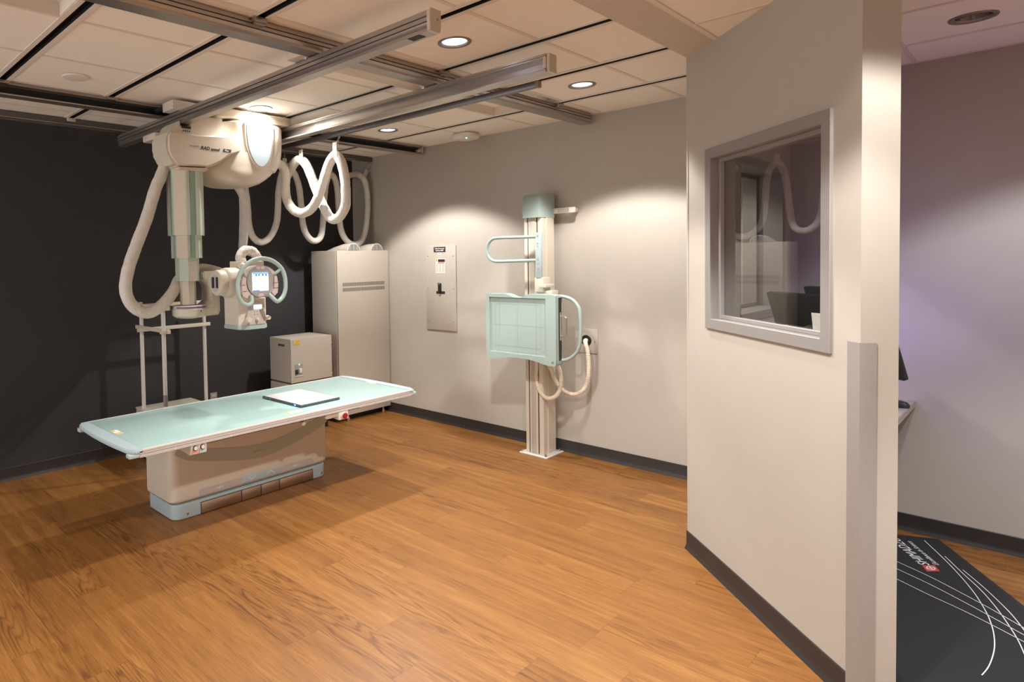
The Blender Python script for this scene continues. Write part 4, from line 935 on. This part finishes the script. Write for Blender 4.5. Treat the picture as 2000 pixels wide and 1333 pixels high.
for h_ in (h1, h2):
    P_ = spline(h_, 14); L_ = len(P_)
    P2 = []; acc = 0.; last = P_[0]
    P_ = resample(spline(h_, 60), .0042)
    b.tube(P_, lambda u, n=len(P_): .0165+.0014*math.cos(PI*round(u*(n-1))), 14)
tag(b.done('corrugated_hose', 'hose', loc=(4.62, 2.75, .48)), 'cream corrugated hose looping from the wall stand into the wall plate', 'hose')
q = thing('wall_outlet', 'small grey wall outlet low on the dark wall behind the table', 'outlet', (3.015, YB, .33))
B().box(2.978, 3.052, YB-.007, YB-.0005, .295, .41, .002).done('face_plate', 'pgrey', q)
for z in (.31, .365): B().box(2.995, 3.035, YB-.009, YB-.006, z, z+.03, .002).done('socket', 'padg', q)

# ------------------------------------------------------------------ booth
dk = thing('desk', 'grey wood laminate desk end in the booth behind the angled wall', 'desk', (4.2, .87, 0))
q = B().poly([(3.73, 1.176), (3.45, .885), (3.36, .62), (3.42, .556), (XW-.003, .556), (XW-.003, 1.176)], 'z', .742, .780, .003); q.done('desktop', 'desk', dk)
for x, y in ((3.76, .84), (4.60, .92)): B().box(x, x+.04, y, 1.16, 0, .742, .002).done('support_panel', 'desk', dk)
def monitor(cx, cy, rot, label, z0=.975):
    t = thing('computer_monitor', label, 'monitor', (cx, cy, .781), 'monitors on the booth desk')
    m_ = Matrix.Translation((cx, cy, z0)) @ Matrix.Rotation(rot, 4, 'Z') @ Matrix.Rotation(-.30, 4, 'X')
    b = B().box(-.262, .262, 0, .03, 0, .50, .006); b.xf(m_); b.done('shell', 'black', t)
    b = B().box(-.250, .250, -.0015, .001, .02, .405); b.xf(m_); b.done('screen', 'screen', t)
    b = B().box(-.03, .03, .03, .09, .10, .22, .005); b.xf(m_); b.done('hinge', 'black', t)
    st_ = Matrix.Translation((cx, cy, 0)) @ Matrix.Rotation(rot, 4, 'Z')
    b = B().box(-.025, .025, .085, .125, .79, 1.16, .004).box(-.12, .12, .01, .19, .781, .792, .004); b.xf(st_); b.done('stand', 'black', t)
    return t
monitor(4.52, .727, .88, 'black monitor seen past the end of the angled wall, above the desk end', .975)
monitor(3.83, .735, .88, 'black monitor seen through the lower right of the window')
b = B(); b.loft([sq(4.585, .60, z, h, 2.4, 24, h*1.5) for z, h in ((.781, .034), (.795, .034), (.808, .027), (.815, .012))]); tag(b.done('computer_mouse', 'black', loc=(4.585, .60, .781)), 'black mouse near the front corner of the booth desk', 'mouse')
b = B(); 
cd = [W(.395, .098, WZ0+.052), W(.320, .122, WZ0+.052), W(.320, .126, WZ0+.132), W(.410, .100, WZ0+.132)]
cn = (cd[1]-cd[0]).cross(cd[3]-cd[0]).normalized()*.002
b.loft([cd, [p+cn for p in cd]]); tag(b.done('paper_card', 'paper', loc=cd[0]), 'small white card standing on the window sill before the purple monitor', 'card')
b = B().cyl(W(.655, .082, WZ0+.057), W(.595, .118, WZ0+.057), .004, n=10); tag(b.done('pen', 'white', loc=W(.62, .1, WZ0+.052)), 'thin white pen lying on the booth side of the window sill', 'pen')

# floor mat with printed emblem, words and lines
q = thing('floor_mat', 'black rubber anti-fatigue mat with white lettering and curves behind the angled wall', 'mat', (3.9, .2, 0))
P0, mu, mv = Vector((4.826, .452, 0)), Vector((-.8742, -.4855, 0)), Vector((-.4855, .8742, 0))
def mat_rect(g, z): return [P0+mu*a+mv*c+Vector((0, 0, z)) for a, c in ((g, g), (1.62-g, g), (1.62-g, .80-g), (g, .80-g))]
b = B(); b.loft([mat_rect(0, 0), mat_rect(0, .003), mat_rect(.028, .0112)]); b.done('rubber_sheet', 'blackm', q, ang=3)
Z_ = .0118
ca = [(4.72, .499), (4.499, .394), (4.329, .322), (4.175, .265), (4.057, .230), (3.936, .200), (3.798, .177), (3.665, .166), (3.555, .166), (3.449, .173), (3.366, .186)]
cb_ = [(4.551, .398), (4.373, .316), (4.217, .241), (4.06, .182), (3.904, .135), (3.781, .103), (3.667, .081), (3.52, .055)]
cc = [(4.418, .318), (4.282, .245), (4.158, .186), (4.029, .131), (3.897, .088), (3.72, .035)]
b = B()
for c_ in (ca, cb_, cc):
    P3 = spline([(x, y, 0) for x, y in c_], 5); b.strip([(p.x, p.y) for p in P3], .0038, Z_)
for c_ in (((4.36, .66), (4.296, .558), (4.214, .426), (4.11, .296), (4.016, .188), (3.88, .05)), ((4.26, .645), (4.196, .544), (4.116, .415), (4.02, .289), (3.931, .183), (3.81, .045)), ((4.12, .62), (4.064, .527), (3.985, .402), (3.919, .282), (3.85, .179), (3.76, .06))):
    P3 = spline([(x, y, 0) for x, y in c_], 4); b.strip([(p.x, p.y) for p in P3], .0038, Z_)
b.done('printed_lines', 'line', q)
em = [(4.335, .466), (4.386, .424), (4.319, .396), (4.272, .440)]
e_ = B(); e_.loft([[(x, y, .0112) for x, y in em], [(x, y, .0119) for x, y in em]]); e_ = e_.done('emblem', 'red', q)
ec = Vector((sum(p[0] for p in em)/4, sum(p[1] for p in em)/4, 0)); u_ = (Vector((*em[1], 0))-Vector((*em[0], 0))).normalized(); v_ = (Vector((*em[0], 0))-Vector((*em[3], 0))).normalized()
b = B(); rg = [ec+u_*.021*math.cos(2*PI*k/20)+v_*.021*math.sin(2*PI*k/20) for k in range(21)]; b.strip([(p.x, p.y) for p in rg], .005, .0122)
for i, d_ in enumerate((u_, v_)): b.strip([((ec-d_*.019).x, (ec-d_*.019).y), ((ec+d_*.019).x, (ec+d_*.019).y)], .005, .0124+.0002*i)
b.done('emblem_sign', 'line', e_)
rd = Vector((4.65, .602, 0))-Vector((4.37, .442, 0)); ang = math.atan2(rd.y, rd.x)
def on_mat(x, y): return Matrix.Translation((x, y, .0118)) @ Matrix.Rotation(ang, 4, 'Z')
b = B(); b.text('SHIMADZU', .068, on_mat(4.362, .436), depth=.0002); b.text('Excellence in Science', .034, on_mat(4.400, .405), shear=.25, depth=.0002); b.done('lettering', 'line', q)

# ------------------------------------------------------------------ world, camera, colour
w = bpy.data.worlds.new('world'); bpy.context.scene.world = w; w.use_nodes = True
w.node_tree.nodes['Background'].inputs[0].default_value = (.98, .95, .93, 1); w.node_tree.nodes['Background'].inputs[1].default_value = 1.1
cam = bpy.data.cameras.new('camera'); co = bpy.data.objects.new('camera', cam); C.objects.link(co)
f, cx, cy, yaw, pitch, roll = 1239.705, 700., 548.381, .734561, -.0328675, -.019472
cam.sensor_width = 36; cam.sensor_fit = 'HORIZONTAL'; cam.lens = 36*f/2000
cam.shift_x = (1000-cx)/2000; cam.shift_y = -(666.5-cy)/2000; cam.clip_start = .05
fw = Vector((math.sin(yaw)*math.cos(pitch), math.cos(yaw)*math.cos(pitch), math.sin(pitch)))
rt = Vector((math.cos(yaw), -math.sin(yaw), 0)); upv = rt.cross(fw)
r2 = rt*math.cos(roll)+upv*math.sin(roll); u2 = -rt*math.sin(roll)+upv*math.cos(roll)
co.matrix_world = Matrix(((r2.x, u2.x, -fw.x, 0), (r2.y, u2.y, -fw.y, 0), (r2.z, u2.z, -fw.z, 1.66), (0, 0, 0, 1)))
sc = bpy.context.scene; sc.camera = co
sc.view_settings.view_transform = 'Standard'; sc.view_settings.look = 'None'; sc.view_settings.gamma = 1; sc.view_settings.use_curve_mapping = False
sc.view_settings.exposure = 1.42
